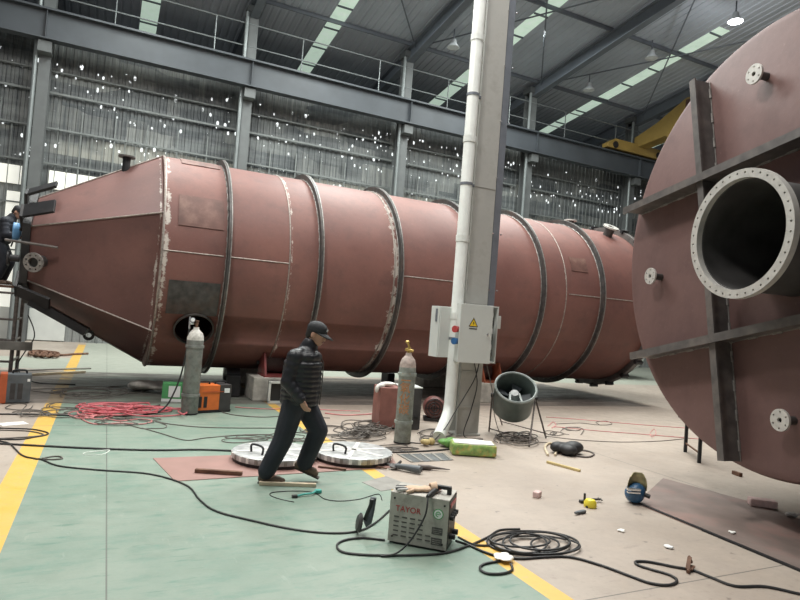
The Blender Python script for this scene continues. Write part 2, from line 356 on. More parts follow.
    def build(s, name, m, parent=None, smooth=False, bevel=0, loc=None):
        me = bpy.data.meshes.new(name); me.from_pydata(s.v, [], s.f); me.validate()
        bm = bmesh.new(); bm.from_mesh(me); bmesh.ops.remove_doubles(bm, verts=bm.verts, dist=1e-5)
        bmesh.ops.dissolve_degenerate(bm, edges=bm.edges, dist=1e-6)
        bmesh.ops.recalc_face_normals(bm, faces=bm.faces)
        if bevel: bmesh.ops.bevel(bm, geom=[e for e in bm.edges if len(e.link_faces) == 2 and e.calc_face_angle(0) > .5], offset=bevel, segments=2, affect='EDGES', profile=.6)
        if smooth:
            lim = smooth if smooth is not True else .7
            for f in bm.faces: f.smooth = True
            for e in bm.edges:
                if len(e.link_faces) == 2 and e.calc_face_angle(0) > lim: e.smooth = False
        bm.to_mesh(me); bm.free()
        o = bpy.data.objects.new(name, me); COL.objects.link(o); me.materials.append(m)
        if parent is not None: o.parent = parent
        if loc is not None: o.location = loc
        return o

def bake(o):                                          # freeze the modifiers of o into its mesh
    dg = bpy.context.evaluated_depsgraph_get(); dg.update()
    me = bpy.data.meshes.new_from_object(o.evaluated_get(dg)); old = o.data
    o.modifiers.clear(); o.data = me
    if not me.materials: me.materials.append(old.materials[0])
    return o
def soft(mb, name, m, parent, voxel=.012, it=6):      # union of blobs as one continuous skin
    o = mb.build(name, m, None)
    r = o.modifiers.new('r', 'REMESH'); r.mode = 'VOXEL'; r.voxel_size = voxel; r.use_smooth_shade = True
    sm = o.modifiers.new('s', 'SMOOTH'); sm.iterations = it; sm.factor = .5
    bake(o); o.parent = parent
    return o
def cut(o, cutter):
    md = o.modifiers.new('b', 'BOOLEAN'); md.operation = 'DIFFERENCE'; md.object = cutter; md.solver = 'EXACT'
    par = o.parent; o.parent = None; bake(o); o.parent = par
    bpy.data.objects.remove(cutter); return o

def tag(o, label, cat=None, group=None, kind=None):
    if label: o['label'] = label
    if cat: o['category'] = cat
    if group: o['group'] = group
    if kind: o['kind'] = kind
    return o
def thing(name, label, cat, loc=(0, 0, 0), rz=0, group=None):
    o = bpy.data.objects.new(name, None); COL.objects.link(o); o.empty_display_size = .1
    o.location = loc; o.rotation_euler = (0, 0, rz); return tag(o, label, cat, group)
def struct(o, label=None, cat=None): return tag(o, label, cat, None, 'structure')
def dup(root, loc, rz=None, label=None, group=None):
    r = root.copy(); COL.objects.link(r); r.location = loc
    if rz is not None: r.rotation_euler = (0, 0, rz)
    if label: r['label'] = label
    if group: r['group'] = group
    for ch in list(root.children):
        c = ch.copy(); COL.objects.link(c); c.parent = r
        for g in list(ch.children):
            d = g.copy(); COL.objects.link(d); d.parent = c
    return r
def flange(ro, ri, t, nb, rh, rbc, mtx, seg=72):      # ring plate with real bolt holes
    bm = bmesh.new(); edges = []
    def loop(r, c, n):
        vs = [bm.verts.new((c[0]+r*cos(2*pi*k/n), c[1]+r*sin(2*pi*k/n), 0)) for k in range(n)]
        for k in range(n): edges.append(bm.edges.new((vs[k], vs[(k+1) % n])))
    loop(ro, (0, 0), seg); loop(ri, (0, 0), seg if ri > .1 else 24)
    for i in range(nb):
        q = 2*pi*(i+.5)/nb; loop(rh, (rbc*cos(q), rbc*sin(q)), 8)
    bmesh.ops.triangle_fill(bm, use_beauty=True, edges=edges, normal=(0, 0, 1))
    g = bmesh.ops.extrude_face_region(bm, geom=list(bm.faces)+list(bm.edges)+list(bm.verts))
    bmesh.ops.translate(bm, verts=[x for x in g['geom'] if isinstance(x, bmesh.types.BMVert)], vec=(0, 0, t))
    mb = MB(); bm.verts.index_update()
    mb.add([mtx @ v.co for v in bm.verts], [tuple(v.index for v in f.verts) for f in bm.faces]); bm.free(); return mb
def text(body, name, m, parent, size, mtx, align='CENTER'):
    c = bpy.data.curves.new(name, 'FONT'); c.body = body; c.size = size; c.extrude = .0012; c.align_x = align; c.align_y = 'CENTER'
    o = bpy.data.objects.new(name, c); COL.objects.link(o); c.materials.append(m); dg = bpy.context.evaluated_depsgraph_get(); me = bpy.data.meshes.new_from_object(o.evaluated_get(dg))
    bpy.data.objects.remove(o); o = bpy.data.objects.new(name, me); COL.objects.link(o)
    if not me.materials: me.materials.append(m)
    o.parent = parent; o.matrix_local = mtx; return o
def catmull(p, sub=6, closed=False):
    out = []; n = len(p)
    for i in range(n if closed else n-1):
        a, b, c, d = (p[(i-1) % n], p[i], p[(i+1) % n], p[(i+2) % n]) if closed else (p[max(i-1, 0)], p[i], p[i+1], p[min(i+2, n-1)])
        for k in range(sub):
            t = k/sub
            out.append(.5*((2*b)+(c-a)*t+(2*a-5*b+4*c-d)*t*t+(3*b-a-3*c+d)*t**3))
    if not closed: out.append(p[-1])
    return out
def cable(name, pts, r, m, label, cat, group=None, closed=False, sub=7):
    P = []
    for q in pts:
        P.append(floor_at(q[0], q[1], r*1.02+q[2]) if len(q) == 3 else floor_at(q[0], q[1], r*1.02))
    o0 = P[0].copy(); P = catmull([p-o0 for p in P], sub, closed)
    for p in P: p.z = max(p.z, r*1.02-o0.z)
    o = MB().tube(P, r, 7, closed).build(name, m, None, smooth=True); o.location = o0
    return tag(o, label, cat, group)

# ================================================================== THE HALL
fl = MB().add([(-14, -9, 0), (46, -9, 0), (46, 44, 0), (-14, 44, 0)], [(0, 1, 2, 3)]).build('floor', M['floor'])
struct(fl, 'pale green and beige painted workshop floor with yellow lane lines', 'floor')

COLX = [-9.05+6.6*i for i in range(9)]
def corrugated(x0, x1, za, zb, y, pitch=.24, d=.03, slope=None):
    mb = MB(); n = int((x1-x0)/pitch); vs = []; fs = []
    prof = ((0, 0), (.45, 0), (.55, 1), (.9, 1))
    xs = [(x0+(i+a)*pitch, b*d) for i in range(n) for a, b in prof]
    for x, h in xs: vs += [(x, y+h, za), (x, y+h, zb)]
    for i in range(len(xs)-1): fs.append((2*i, 2*i+2, 2*i+3, 2*i+1))
    return mb.add(vs, fs)
struct(corrugated(-12, 44, 0, 10.9, 23.95).build('wall_back', M['clad']), 'weathered corrugated metal cladding with pinholes of daylight behind the crane beam', 'wall')
struct(corrugated(-12, 46, 9, 14, 33.5, .4).build('wall_far', M['clad']), 'dark sheet wall of the bay behind, seen above the crane beam', 'wall')
# pale strip window along the wall, bay by bay, and white sheet panel at its foot
for i, (a, b) in enumerate(((-8.7, -2.9), (-2.1, -.55), (-.45, 3.75))):
    struct(MB().box(((a+b)/2, 23.88, 5.52), (b-a, .05, .62)).build('window_%d' % (i+1), M['strip']))
struct(MB().box((-4.4, 23.80, .56), (6.4, .06, 1.06)).build('wall_panel', M['panel'], None, bevel=.01), 'low white sheet panel at the foot of the cladding behind the vessel cone', 'panel')
struct(MB().box((-3.05, 23.86, 2.9), (.42, .04, 4.1)).build('window_9', M['strip']))
# wall framing of each bay: girts and thin mullions
for i in range(len(COLX)-1):
    mb = MB(); a, b = COLX[i]+.15, COLX[i+1]-.15
    for z, w_ in ((8.46, .07), (7.25, .06), (6.05, .06), (9.2, .05), (4.6, .05), (3.0, .05)): mb.box(((a+b)/2, 23.82, z), (b-a, .07, w_))
    n = 6
    for k in range(1, n): mb.box((a+(b-a)*k/n, 23.84, 4.0), (.045, .05, 8.0))
    for k in range(n*3):
        if k % 3: mb.box((a+(b-a)*k/(n*3), 23.86, 5.2), (.025, .03, 4.3))
    struct(mb.build('wall_frame', M['bar']))
# columns of the row under the crane beam (each with a lighter downpipe)
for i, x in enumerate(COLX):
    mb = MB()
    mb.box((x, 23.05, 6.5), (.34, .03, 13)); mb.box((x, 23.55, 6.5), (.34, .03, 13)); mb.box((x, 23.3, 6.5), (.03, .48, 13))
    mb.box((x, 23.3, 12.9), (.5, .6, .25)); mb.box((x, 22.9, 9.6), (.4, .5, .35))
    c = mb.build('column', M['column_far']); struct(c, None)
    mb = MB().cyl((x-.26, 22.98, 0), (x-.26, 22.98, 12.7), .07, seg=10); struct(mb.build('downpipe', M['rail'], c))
# crane runway beam and rail
mb = MB(); mb.box((17, 22.7, 10.3), (58, .035, .95)); mb.box((17, 22.7, 10.765), (58, .42, .04)); mb.box((17, 22.7, 9.83), (58, .36, .04)); mb.box((17, 22.7, 10.83), (58, .07, .1))
for k in range(9): mb.box((-9.05+k*6.6, 22.7, 10.3), (.02, .34, .9))
struct(mb.build('runway_beam', M['beam']), 'dark grey crane runway beam running the length of the hall', 'beam')
rl = thing('walkway_railing', 'thin galvanised railing along the top of the crane beam', 'railing', (0, 23.05, 10.8)); rl['kind'] = 'structure'
for z in (.65, 1.5): MB().cyl((-11, 0, z), (44, 0, z), .028, seg=8).build('rail', M['rail'], rl)
for k in range(16): MB().cyl((-10.4+k*3.3, 0, -.05), (-10.4+k*3.3, 0, 1.5), .024, seg=8).build('post', M['rail'], rl)
# roof: sheet, skylight strips, rafters, purlins, rods
SL = .138
def roofz(y): return 13.25+SL*(23.2-y)
def roof_strip(x0, x1, ya=6.2, yb=33.6, pitch=.30, d=.035):
    mb = MB(); n = max(1, int(round((x1-x0)/pitch))); pitch = (x1-x0)/n
    xs = [(x0+(i+a)*pitch, b*d) for i in range(n) for a, b in ((0, 0), (.62, 0), (.72, 1), (.9, 1))]+[(x1, 0)]
    vs = []; fs = []
    for x, h in xs: vs += [(x, ya, roofz(ya)+h), (x, yb, roofz(yb)+h)]
    for i in range(len(xs)-1): fs.append((2*i, 2*i+2, 2*i+3, 2*i+1))
    return mb.add(vs, fs)
SKY = [(.3, .95), (7.0, 7.62), (13.9, 14.55), (20.95, 21.6), (27.7, 28.35)]
xs = -12.0
for k, (a, b) in enumerate(SKY):
    struct(roof_strip(xs, a).build('ceiling', M['roof'])); xs = b
    y0 = 16.2 if k == 3 else 6.2
    if k == 3: struct(roof_strip(a, b, yb=y0).build('ceiling', M['roof']))
    sk = struct(roof_strip(a, b, ya=y0, pitch=.65, d=.01).build('window_%d' % (k+4), M['skylight']))
    for j in range(16):
        y = y0+.4+j*1.53
        if y < 33: MB().box(((a+b)/2, y, roofz(y)-.03), (b-a, .07, .05)).build('cross_rib', M['rafter'], sk)
struct(roof_strip(xs, 46).build('ceiling', M['roof']))
for x in COLX:
    mb = MB(); ya, yb = 6.2, 33.4
    for zo, w_, h_ in ((-.10, .3, .03), (-.62, .3, .03), (-.36, .03, .52)):
        mb.bar((x, ya, roofz(ya)+zo-.08), (x, yb, roofz(yb)+zo-.08), w_, h_)
    struct(mb.build('rafter', M['rafter']))
for k in range(5):
    y = 9.0+k*4.6; struct(MB().box((17, y, roofz(y)-.09), (58, .06, .16)).build('purlin', M['rafter']))
for i in range(2, 7):
    for (ya, yb) in ((14.0, 22.6), (8.0, 14.0)):
        a, b = COLX[i], COLX[i+1]
        for p, q in ((a, b), (b, a)): struct(MB().cyl((p, ya, roofz(ya)-.3), (q, yb, roofz(yb)-.3), .03, seg=6).build('roof_brace', M['rafter']))
# high-bay lamps under the roof
def high_bay(lit, label, loc, group=None):
    t = thing('high_bay_lamp', label, 'ceiling lamp', loc, 0, group)
    MB().cyl((0, 0, .3), (0, 0, .75), .025, seg=8).build('rod', M['rafter'], t)
    MB().lathe([(.02, .34), (.10, .32), (.12, .18), (.26, 0), (.25, -.01), (.10, .16), (.02, .17)], seg=20).build('shade', M['lamp_shade'], t, smooth=True)
    MB().lathe([(.001, -.03), (.15, -.02), (.24, .005), (.2, .05), (.001, .05)], seg=20).build('lens', M['lamp_on' if lit else 'lamp_off'], t, smooth=True)
    return t
high_bay(False, 'unlit high-bay lamp under the roof just left of the white downpipe', (11.6, 20.9, 12.62))
high_bay(False, 'unlit high-bay lamp, lower of the two right of the steel column', (18.8, 21.0, 12.62))
high_bay(False, 'unlit high-bay lamp, upper of the two right of the steel column', (19.1, 17.8, 13.02))
lt = high_bay(True, 'glowing high-bay lamp under the roof above the right vessel', (19.45, 14.4, 13.25))
pl = bpy.data.lights.new('lamp_glow', 'POINT'); pl.energy = 90; pl.shadow_soft_size = .25; po = bpy.data.objects.new('lamp_glow', pl); COL.objects.link(po); po.location = (19.45, 14.4, 12.95)
# yellow bridge crane on the runway
cr = thing('bridge_crane', 'yellow overhead crane girder with a brown stripe on the runway beam', 'crane', (24.0, 22.7, 10.93))
MB().prism([(-2.4, 0), (1.6, 0), (1.6, .5), (-1.9, .5), (-2.4, .2)], -.2, .2, Matrix.Rotation(R(90), 4, 'X')).build('end_carriage', M['crane'], cr, bevel=.02)
mb = MB().prism([(.1, .35), (-1.8, .55), (-2.8, 0), (-20, 0), (-20, 2.1), (-2.9, 2.1), (-1.2, 1.3), (.1, .9)], -.35, .35, Matrix(((0, 0, 1, 0), (1, 0, 0, 0), (0, 1, 0, 0), (0, 0, 0, 1))))
mb.build('girder', M['crane'], cr, bevel=.02)
MB().prism([(-2.9, .3), (-3.5, .3), (-3.5, 2.0), (-2.9, 2.0)], -.37, .37, Matrix(((0, 0, 1, 0), (1, 0, 0, 0), (0, 1, 0, 0), (0, 0, 0, 1)))).build('stripe', M['brown'], cr)
for x in (-1.9, 1.1): MB().cyl((x, -.24, .18), (x, .24, .18), .17, seg=16).build('wheel', M['black_paint'], cr)

# ================================================================== LONG VESSEL
RV, YV, ZV, X0, LV = 2.05, 12.9, 2.49, .75, 11.6
vs_ = thing('pressure_vessel', 'long reddish-brown primed steel vessel lying behind the walking worker', 'vessel', (X0, YV, 0))
AX = (1, 0, 0); CV = Vector((0, 0, ZV))
def vang(deg, r, x): a = R(deg); return Vector((x, -r*cos(a), ZV+r*sin(a)))    # deg above the side that faces the camera
def vnrm(deg): a = R(deg); return Vector((0, -cos(a), sin(a)))
sh = MB().lathe([(RV, 0), (RV, LV), (RV-.03, LV), (RV-.03, 0)], CV, AX, 160, True).build('shell', M['primer'], vs_, smooth=.6)
ct = MB().lathe([(.001, -.4), (.32, -.4), (.32, .4), (.001, .4)], vang(-36.5, RV, .68), vnrm(-36.5), 40).build('cutter', M['primer']); ct.location = vs_.location
def cut_on(o, cutter, root):
    o.parent = None; cutter.location = (0, 0, 0)
    md = o.modifiers.new('b', 'BOOLEAN'); md.operation = 'DIFFERENCE'; md.object = cutter; md.solver = 'EXACT'
    bake(o); bpy.data.objects.remove(cutter); o.parent = root
cut_on(sh, ct, vs_)
for p in sh.data.polygons: p.use_smooth = True
# faceted reducer: six flat plates from the round shell to the small end
HX = [21+60*k for k in range(6)]; XE = -2.02; RE = .92
mb = MB(); vs = [vang(a, RV-.005, 0) for a in HX]+[vang(a, RE, XE) for a in HX]
mb.add(vs, [(k, (k+1) % 6, 6+(k+1) % 6, 6+k) for k in range(6)]+[tuple(range(6))])
mb.build('reducer', M['primer_cone'], vs_)
MB().lathe([(RV+.004, -.012), (RV+.004, .015), (RV-.2, .015), (RV-.2, -.012)], CV, AX, 120, True).build('joint_plate', M['pad'], vs_)
for k in range(6):
    MB().tube([vang(HX[k], RV+.006, 0), vang(HX[k], RE+.006, XE)], .014, 6).build('weld_seam', M['weld'], vs_)
def ring_weld(x, r=.013): 
    MB().tube([vang(3*k, RV+.003, x) for k in range(120)], r, 6, True).build('weld_seam', M['weld'], vs_, smooth=True)
ring_weld(.015, .022); ring_weld(2.20); ring_weld(8.72); ring_weld(4.33, .016)
for xa, xb in ((.03, 1.02), (1.15, 2.19), (4.55, 6.2), (8.8, 9.75), (9.85, 11.4)):
    MB().tube([vang(2.6, RV+.002, xa), vang(2.6, RV+.002, xb)], .012, 6).build('weld_seam', M['weld'], vs_)
for x in (1.12, 2.81, 4.47, 6.27, 8.04, 9.81):
    g = MB().lathe([(RV-.01, -.045), (RV+.118, -.045), (RV+.118, -.008), (RV-.01, -.008)], CV+Vector((x, 0, 0)), AX, 120, True).build('stiffening_ring', M['steel_dark'], vs_, smooth=.6)
    MB().lathe([(RV+.0, -.008), (RV+.128, -.008), (RV+.128, .010), (RV+.0, .010)], CV+Vector((x, 0, 0)), AX, 120, True).build('ring_edge', M['stitch'], g, smooth=.6)  # paler ring edge: the light it catches is put into its colour
    mb = MB()
    for k in range(64):
        a = 360*k/64; mb.tube([vang(a-1.2, RV+.008, x-.055), vang(a, RV+.012, x-.058), vang(a+1.2, RV+.008, x-.055)], .013, 5)
    mb.tube([vang(3*k, RV+.004, x-.05) for k in range(120)], .010, 5, True)
    mb.build('stitching', M['stitch'], g, smooth=True)
def patch(a0, a1, xa, xb, t=.015, m='pad'):
    mb = MB(); n = 10; vs = []; fs = []
    for r in (RV-.002, RV+t):
        for i in range(n+1):
            a = a0+(a1-a0)*i/n; vs += [vang(a, r, xa), vang(a, r, xb)]
    o = 2*(n+1)
    for i in range(n): fs += [(2*i, 2*i+1, 2*i+3, 2*i+2), (o+2*i, o+2*i+2, o+2*i+3, o+2*i+1), (2*i, 2*i+2, o+2*i+2, o+2*i), (2*i+1, o+2*i+1, o+2*i+3, 2*i+3)]
    fs += [(0, o, o+1, 1), (2*n, 2*n+1, o+2*n+1, o+2*n)]
    mb.add(vs, fs).build('patch_plate', M[m], vs_)
patch(15.5, 32.5, .24, 1.0); patch(62, 78, .3, 1.0); patch(-28, -11, .17, 1.02, m='steel_dark'); patch(18.5, 28.6, 8.92, 9.42)
MB().lathe([(.32, -.06), (.345, -.06), (.345, .03), (.32, .03)], vang(-36.5, RV, .68), vnrm(-36.5), 40, True).build('manhole_rim', M['steel_dark'], vs_, smooth=.6)
# far end: closing head and bolted rim
MB().lathe([(RV-.01, LV-.05), (RV-.05, LV+.2), (RV*.8, LV+.5), (RV*.45, LV+.65), (.001, LV+.7)], CV, AX, 80).build('end_head', M['primer'], vs_, smooth=True)
MB().lathe([(RV-.01, LV-.14), (RV+.14, LV-.14), (RV+.14, LV), (RV-.01, LV)], CV, AX, 96, True).build('end_rim', M['steel_rib'], vs_, smooth=.6)
for k in range(24):
    p = vang(15*k+5, RV+.15, LV-.07); MB().bar(p-Vector((.12, 0, 0)), p+Vector((.12, 0, 0)), .08, .10, up=vnrm(15*k+5)).build('clamp_bolt', M['black_paint'], vs_)
def nozzle(root, p, n, r, h, rf, t, nb, m='steel_bright', stub='steel_dark', bore=.45):
    p = Vector(p); n = Vector(n).normalized()
    nz = MB().lathe([(r*.75, -.05), (r, -.05), (r, h), (r*.75, h)], p, n, 24, True).build('nozzle', M[stub], root, smooth=.6)
    mtx = Matrix.Translation(p+n*h) @ n.to_track_quat('Z', 'Y').to_matrix().to_4x4()
    flange(rf, rf*bore, t, nb, rf*.10, rf*.74, mtx, 40).build('flange', M[m], nz, smooth=.4)
    if bore*rf < r: MB().lathe([(.001, 0), (rf*bore*1.1, 0), (rf*bore*1.1, .01), (.001, .01)], p+n*(h-.03), n, 20).build('bore', M['ink'], nz)
    return nz
nozzle(vs_, vang(86, RV, 10.35), vnrm(90), .09, .16, .17, .035, 8)
nozzle(vs_, vang(62, RV, 10.9), vnrm(62), .12, .22, .2, .04, 8)
def cone_pt(a, x): return vang(a, RV+(RE-RV)*(x/XE), x)
nozzle(vs_, cone_pt(81, -.62)-Vector((0, 0, .05)), (0, 0, 1), .07, .26, .15, .03, 8, 'steel_rib', 'black_paint')
cn = (vnrm(-9)+Vector((-.45, 0, 0))).normalized()
nozzle(vs_, cone_pt(-15, -1.84)+cn*(-.16), cn, .10, .28, .165, .035, 8, 'stitch', 'steel_dark', .5)
MB().lathe([(.05, -.02), (.1, -.02), (.1, .02), (.05, .02)], cone_pt(-95, -1.0)+Vector((0, -.1, -.04)), (0, 1, .2), 20, True).build('lifting_lug', M['black_paint'], vs_, smooth=.6)
# small end: black frame of plates bolted round the mouth
mb = MB().lathe([(RE-.05, XE-.10), (RE+.10, XE-.10), (RE+.10, XE+.02), (RE-.05, XE+.02)], CV, AX, 6, True, ref=vnrm(21)); mb.build('mouth_frame', M['black_paint'], vs_)
for a, x1 in ((32, .46), (62, .42), (-46, .5)):
    p = vang(a, RE+.16, XE-.10); q = p+Vector((x1, 0, 0))+vnrm(a)*x1*.52
    MB().bar(p, q, .26, .05, up=vnrm(a)).build('frame_bracket', M['black_paint'], vs_, bevel=.006)
    MB().bar(p+vnrm(a)*.02-Vector((.03, 0, 0)), p-vnrm(a)*.35-Vector((.03, 0, 0)), .26, .05, up=AX).build('frame_bracket', M['black_paint'], vs_, bevel=.006)
p = vang(3, RE+.08, XE-.32); MB().tube([p, p+Vector((.78, -.16, -.05))], .022, 8).build('welded_rod', M['steel_rib'], vs_)
p = vang(-14, RE+.06, XE-.10); MB().cyl(p+Vector((-.14, 0, 0)), p, .06, seg=14).cyl(p+Vector((-.17, 0, 0)), p+Vector((-.14, 0, 0)), .13, seg=16).build('side_stub', M['black_paint'], vs_)
MB().bar((XE+.1, -.62, ZV-RE-.02), (XE+1.0, -.72, ZV-RE-.50), .34, .14).build('bottom_beam', M['black_paint'], vs_)

# roller stands that carry the vessel
def roller_stand(x, side, label, m, group=None):
    y = YV+side*1.25; t = thing('roller_stand', label, 'roller stand', (x, y, 0), 0 if side < 0 else pi, group)
    MB().box((0, 0, .22), (.95, .75, .44)).build('base_block', M['concrete'], t, bevel=.02)
    f = MB()
    for sx in (-.24, .24): f.prism([(-.3, .44), (.32, .44), (.2, .85), (-.1, .88)], sx-.02, sx+.02, Matrix(((0, 0, 1, 0), (1, 0, 0, 0), (0, 1, 0, 0), (0, 0, 0, 1))))
    f.box((0, 0, .455), (.56, .66, .03)); f.build('bracket', M[m], t)
    cc = Vector((0, .255, .655)); MB().lathe([(.001, -.2), (.17, -.2), (.185, -.17), (.185, .17), (.17, .2), (.001, .2)], cc, (1, 0, 0), 28).build('roller', M['roller'], t, smooth=.5)
    MB().cyl(cc-Vector((.3, 0, 0)), cc+Vector((.3, 0, 0)), .04, seg=12).build('axle', M['steel_dark'], t)
    return t
roller_stand(3.05, -1, 'red roller stand on a concrete block under the vessel, left of the walking worker', 'roller_red')
roller_stand(8.0, -1, 'orange roller stand under the vessel behind the steel column', 'stand_orange')
roller_stand(3.05, 1, 'roller stand under the far side of the vessel opposite the red one', 'roller_red')
roller_stand(8.0, 1, 'roller stand under the far side of the vessel opposite the orange one', 'stand_orange')
jb = thing('drive_motor_box', 'dark open box with a pale frame beside the concrete roller block', 'motor box', (3.1, 11.05, 0))
MB().box((0, .08, .2), (.55, .12, .40)).build('case', M['ink'], jb)
mb = MB()
for c, d in (((0, 0, .385), (.6, .06, .04)), ((0, 0, .02), (.6, .06, .04)), ((-.28, 0, .2), (.04, .06, .36)), ((.28, 0, .2), (.04, .06, .36))): mb.box(c, d)
mb.build('rim', M['cab'], jb)
MB().cyl((-.05, -.02, .18), (.2, -.02, .18), .09, seg=14).build('motor', M['steel_dark'], jb)
dm = thing('gear_motor', 'black gear motor on the floor left of the concrete roller block', 'motor', (2.30, 11.95, 0))
MB().box((0, 0, .21), (.26, .5, .42)).build('housing', M['black_paint'], dm, bevel=.03); MB().cyl((-.13, 0, .38), (.13, 0, .38), .15, seg=18).build('motor_barrel', M['black_paint'], dm, smooth=.6)

# ================================================================== RIGHT VESSEL
HR, HZ = 2.27, 2.78
rv = thing('pressure_vessel', 'red-brown vessel end with a big open flanged pipe, cut by the photo edge', 'vessel', (5.73, 3.69, 0), -.2)
CR = Vector((0, 0, HZ)); PC = Vector((0, -.25, HZ-.03))
hd = MB().lathe([(.001, 0), (HR-.10, 0), (HR-.03, .03), (HR, .10), (HR, .5), (HR-.03, .5), (HR-.03, .10), (HR-.1, .04), (.001, .03)], CR, AX, 140).build('head', M['primer_head'], rv, smooth=.6)
ct = MB().lathe([(.001, -.6), (.515, -.6), (.515, .6), (.001, .6)], PC, AX, 64).build('cutter', M['primer'])
hd.parent = None; md = hd.modifiers.new('b', 'BOOLEAN'); md.object = ct; md.solver = 'EXACT'; bake(hd); bpy.data.objects.remove(ct); hd.parent = rv
MB().lathe([(HR, .5), (HR, 6.0), (HR-.1, 6.2), (.001, 6.25)], CR, AX, 96).build('shell', M['primer_head'], rv, smooth=.6)
MB().tube([CR+Vector((.5, (HR+.002)*cos(a*pi/60), (HR+.002)*sin(a*pi/60))) for a in range(120)], .014, 6, True).build('weld_seam', M['weld'], rv)
def rib(pa, pb, depth, name='rib', fw=.085):
    a = Vector((0, pa[0], HZ+pa[1])); b = Vector((0, pb[0], HZ+pb[1])); d = (b-a).normalized()
    r_ = MB().bar(a+Vector((-depth/2, 0, 0)), b+Vector((-depth/2, 0, 0)), depth, .022, up=d.cross(Vector((1, 0, 0)))).build(name, M['steel_rib'], rv)
    MB().bar(a+Vector((-depth, 0, 0)), b+Vector((-depth, 0, 0)), .022, fw, up=d.cross(Vector((1, 0, 0)))).build('rib_flange', M['steel_rib'], r_)
    mb = MB(); n = max(3, int((b-a).length/.28)); s = d.cross(Vector((1, 0, 0)))
    for k in range(n):
        p = a+(b-a)*((k+.3)/n)
        for sg in (-1, 1): mb.tube([p+s*.018*sg-Vector((.012, 0, 0)), p+d*.11+s*.018*sg-Vector((.012, 0, 0))], .013, 5)
    for sg in (-1, 1): mb.tube([a+s*.016*sg-Vector((.006, 0, 0)), b+s*.016*sg-Vector((.006, 0, 0))], .006, 5)
    mb.tube([a-s*.016-Vector((.004, 0, 0)), a+s*.016-Vector((.004, 0, 0))], .006, 5)
    mb.build('stitching', M['stitch'], r_)
rib((2.06, .565), (-2.1, 1.095), .27); rib((1.72, -1.272), (-1.95, -.46), .27); rib((1.0, 1.90), (.24, -2.18), .22)
rib((-1.1, 1.85), (-1.55, -1.5), .28)
# large open pipe: pale machined flange with bolt holes
pp = MB().lathe([(.495, -.60), (.51, -.60), (.51, 1.1), (.495, 1.1)], PC, AX, 72, True).build('pipe', M['pipe_inside'], rv, smooth=.6)
mtx = Matrix.Translation(PC+Vector((-.66, 0, 0))) @ Matrix.Rotation(R(90), 4, 'Y')
flange(.585, .505, .06, 40, .0105, .552, mtx, 96).build('flange', M['steel_bright'], pp, smooth=.4)
MB().tube([PC+Vector((-.60+.012*k, .497*cos(R(235)), .497*sin(R(235)))) for k in range(150)], .006, 5).build('seam', M['weld'], pp)
MB().lathe([(.001, 1.1), (.52, 1.1), (.52, 1.12), (.001, 1.12)], PC, AX, 48).build('inner_wall', M['ink'], pp)
for (y, z) in ((.201, 1.681), (1.599, -.282), (-.335, -1.669)): nozzle(rv, (0, y, HZ+z), (-1, 0, 0), .04, .14, .10, .022, 6, bore=.24)
for x in (3.2, 5.2):
    mb = MB()
    for s in (-1, 1): mb.prism([(s*.9, 0), (s*2.0, 0), (s*2.0, .9), (s*1.8, 1.34), (s*1.1, .78), (s*.9, .7)], x-.12, x+.12, Matrix(((0, 0, 1, 0), (1, 0, 0, 0), (0, 1, 0, 0), (0, 0, 0, 1))))
    mb.box((x, 0, .08), (.24, 2.2, .16))
    o = mb.build('saddle', M['black_paint']); o.location = rv.location; o.rotation_euler = rv.rotation_euler
    tag(o, 'black steel saddle carrying the right vessel, %s from its open pipe' % ('nearer' if x < 4 else 'farther'), 'saddle')
# thin black trestle behind the right vessel
tr = thing('trestle', 'thin black steel trestle legs showing behind the lower rim of the right vessel', 'trestle', (8.085, 6.255, 0), R(52.4))
for x in (-.385, .385): MB().box((x, 0, .25), (.045, .045, .5)).build('leg', M['black_paint'], tr)
MB().box((.1, 0, .52), (1.2, .12, .05)).build('top_beam', M['black_paint'], tr)
MB().box((0, 0, .14), (.8, .02, .02)).build('lower_bar', M['rust'], tr)
# pale vessel farther back
gv = thing('storage_tank', 'pale grey cylindrical tank lying far behind the long vessel', 'tank', (15.4, 18.4, 0))
MB().lathe([(.001, -.9), (.9, -.7), (1.2, -.3), (1.28, 0), (1.28, 3.6), (1.1, 4.0), (.001, 4.3)], (0, 0, 1.33), AX, 48).build('tank_body', M['vessel_grey'], gv, smooth=True)
MB().lathe([(1.27, 2.9), (1.32, 2.9), (1.32, 3.0), (1.27, 3.0)], (0, 0, 1.33), AX, 48, True).build('hoop', M['steel_dark'], gv)
for x in (.6, 3.0): MB().box((x, 0, .12), (.25, 1.4, .24)).build('skid', M['steel_dark'], gv)

# ================================================================== NEAR STEEL COLUMN WITH PIPE AND CABINETS
cx, cy = 5.215, 8.02
mb = MB().box((cx, cy+.02, 6.8), (.40, .04, 13.6)).box((cx, cy+.30, 6.8), (.40, .04, 13.6)).box((cx, cy+.16, 6.8), (.03, .26, 13.6))
mb.box((cx, cy+.16, .015), (.44, .40, .03)); mb.box((cx, cy-.003, 3.9), (.40, .008, .006))
nc = struct(mb.build('column', M['column']), 'tall pale grey steel column standing on the floor between the two vessels', 'column')
for z in (.45, 1.0): MB().box((cx, cy-.008, z), (.36, .012, .02)).build('strap', M['column'], nc)
tr_ = struct(MB().box((cx+.275, cy+.1, 7.2), (.13, .18, 11.4)).build('cable_tray', M['tray'], nc, bevel=.01))
for k in range(9):
    for s in (-.08, .08): MB().cyl((cx+.275+s, cy-.0, 2.3+k*.9), (cx+.275+s, cy-.025, 2.3+k*.9), .012, seg=8).build('bolt', M['chrome'], nc)
px, py_ = 4.865, 8.02
dp = thing('downpipe', 'white plastic rain downpipe running down the steel column and kinking at its foot', 'pipe', (px, py_, 0)); 
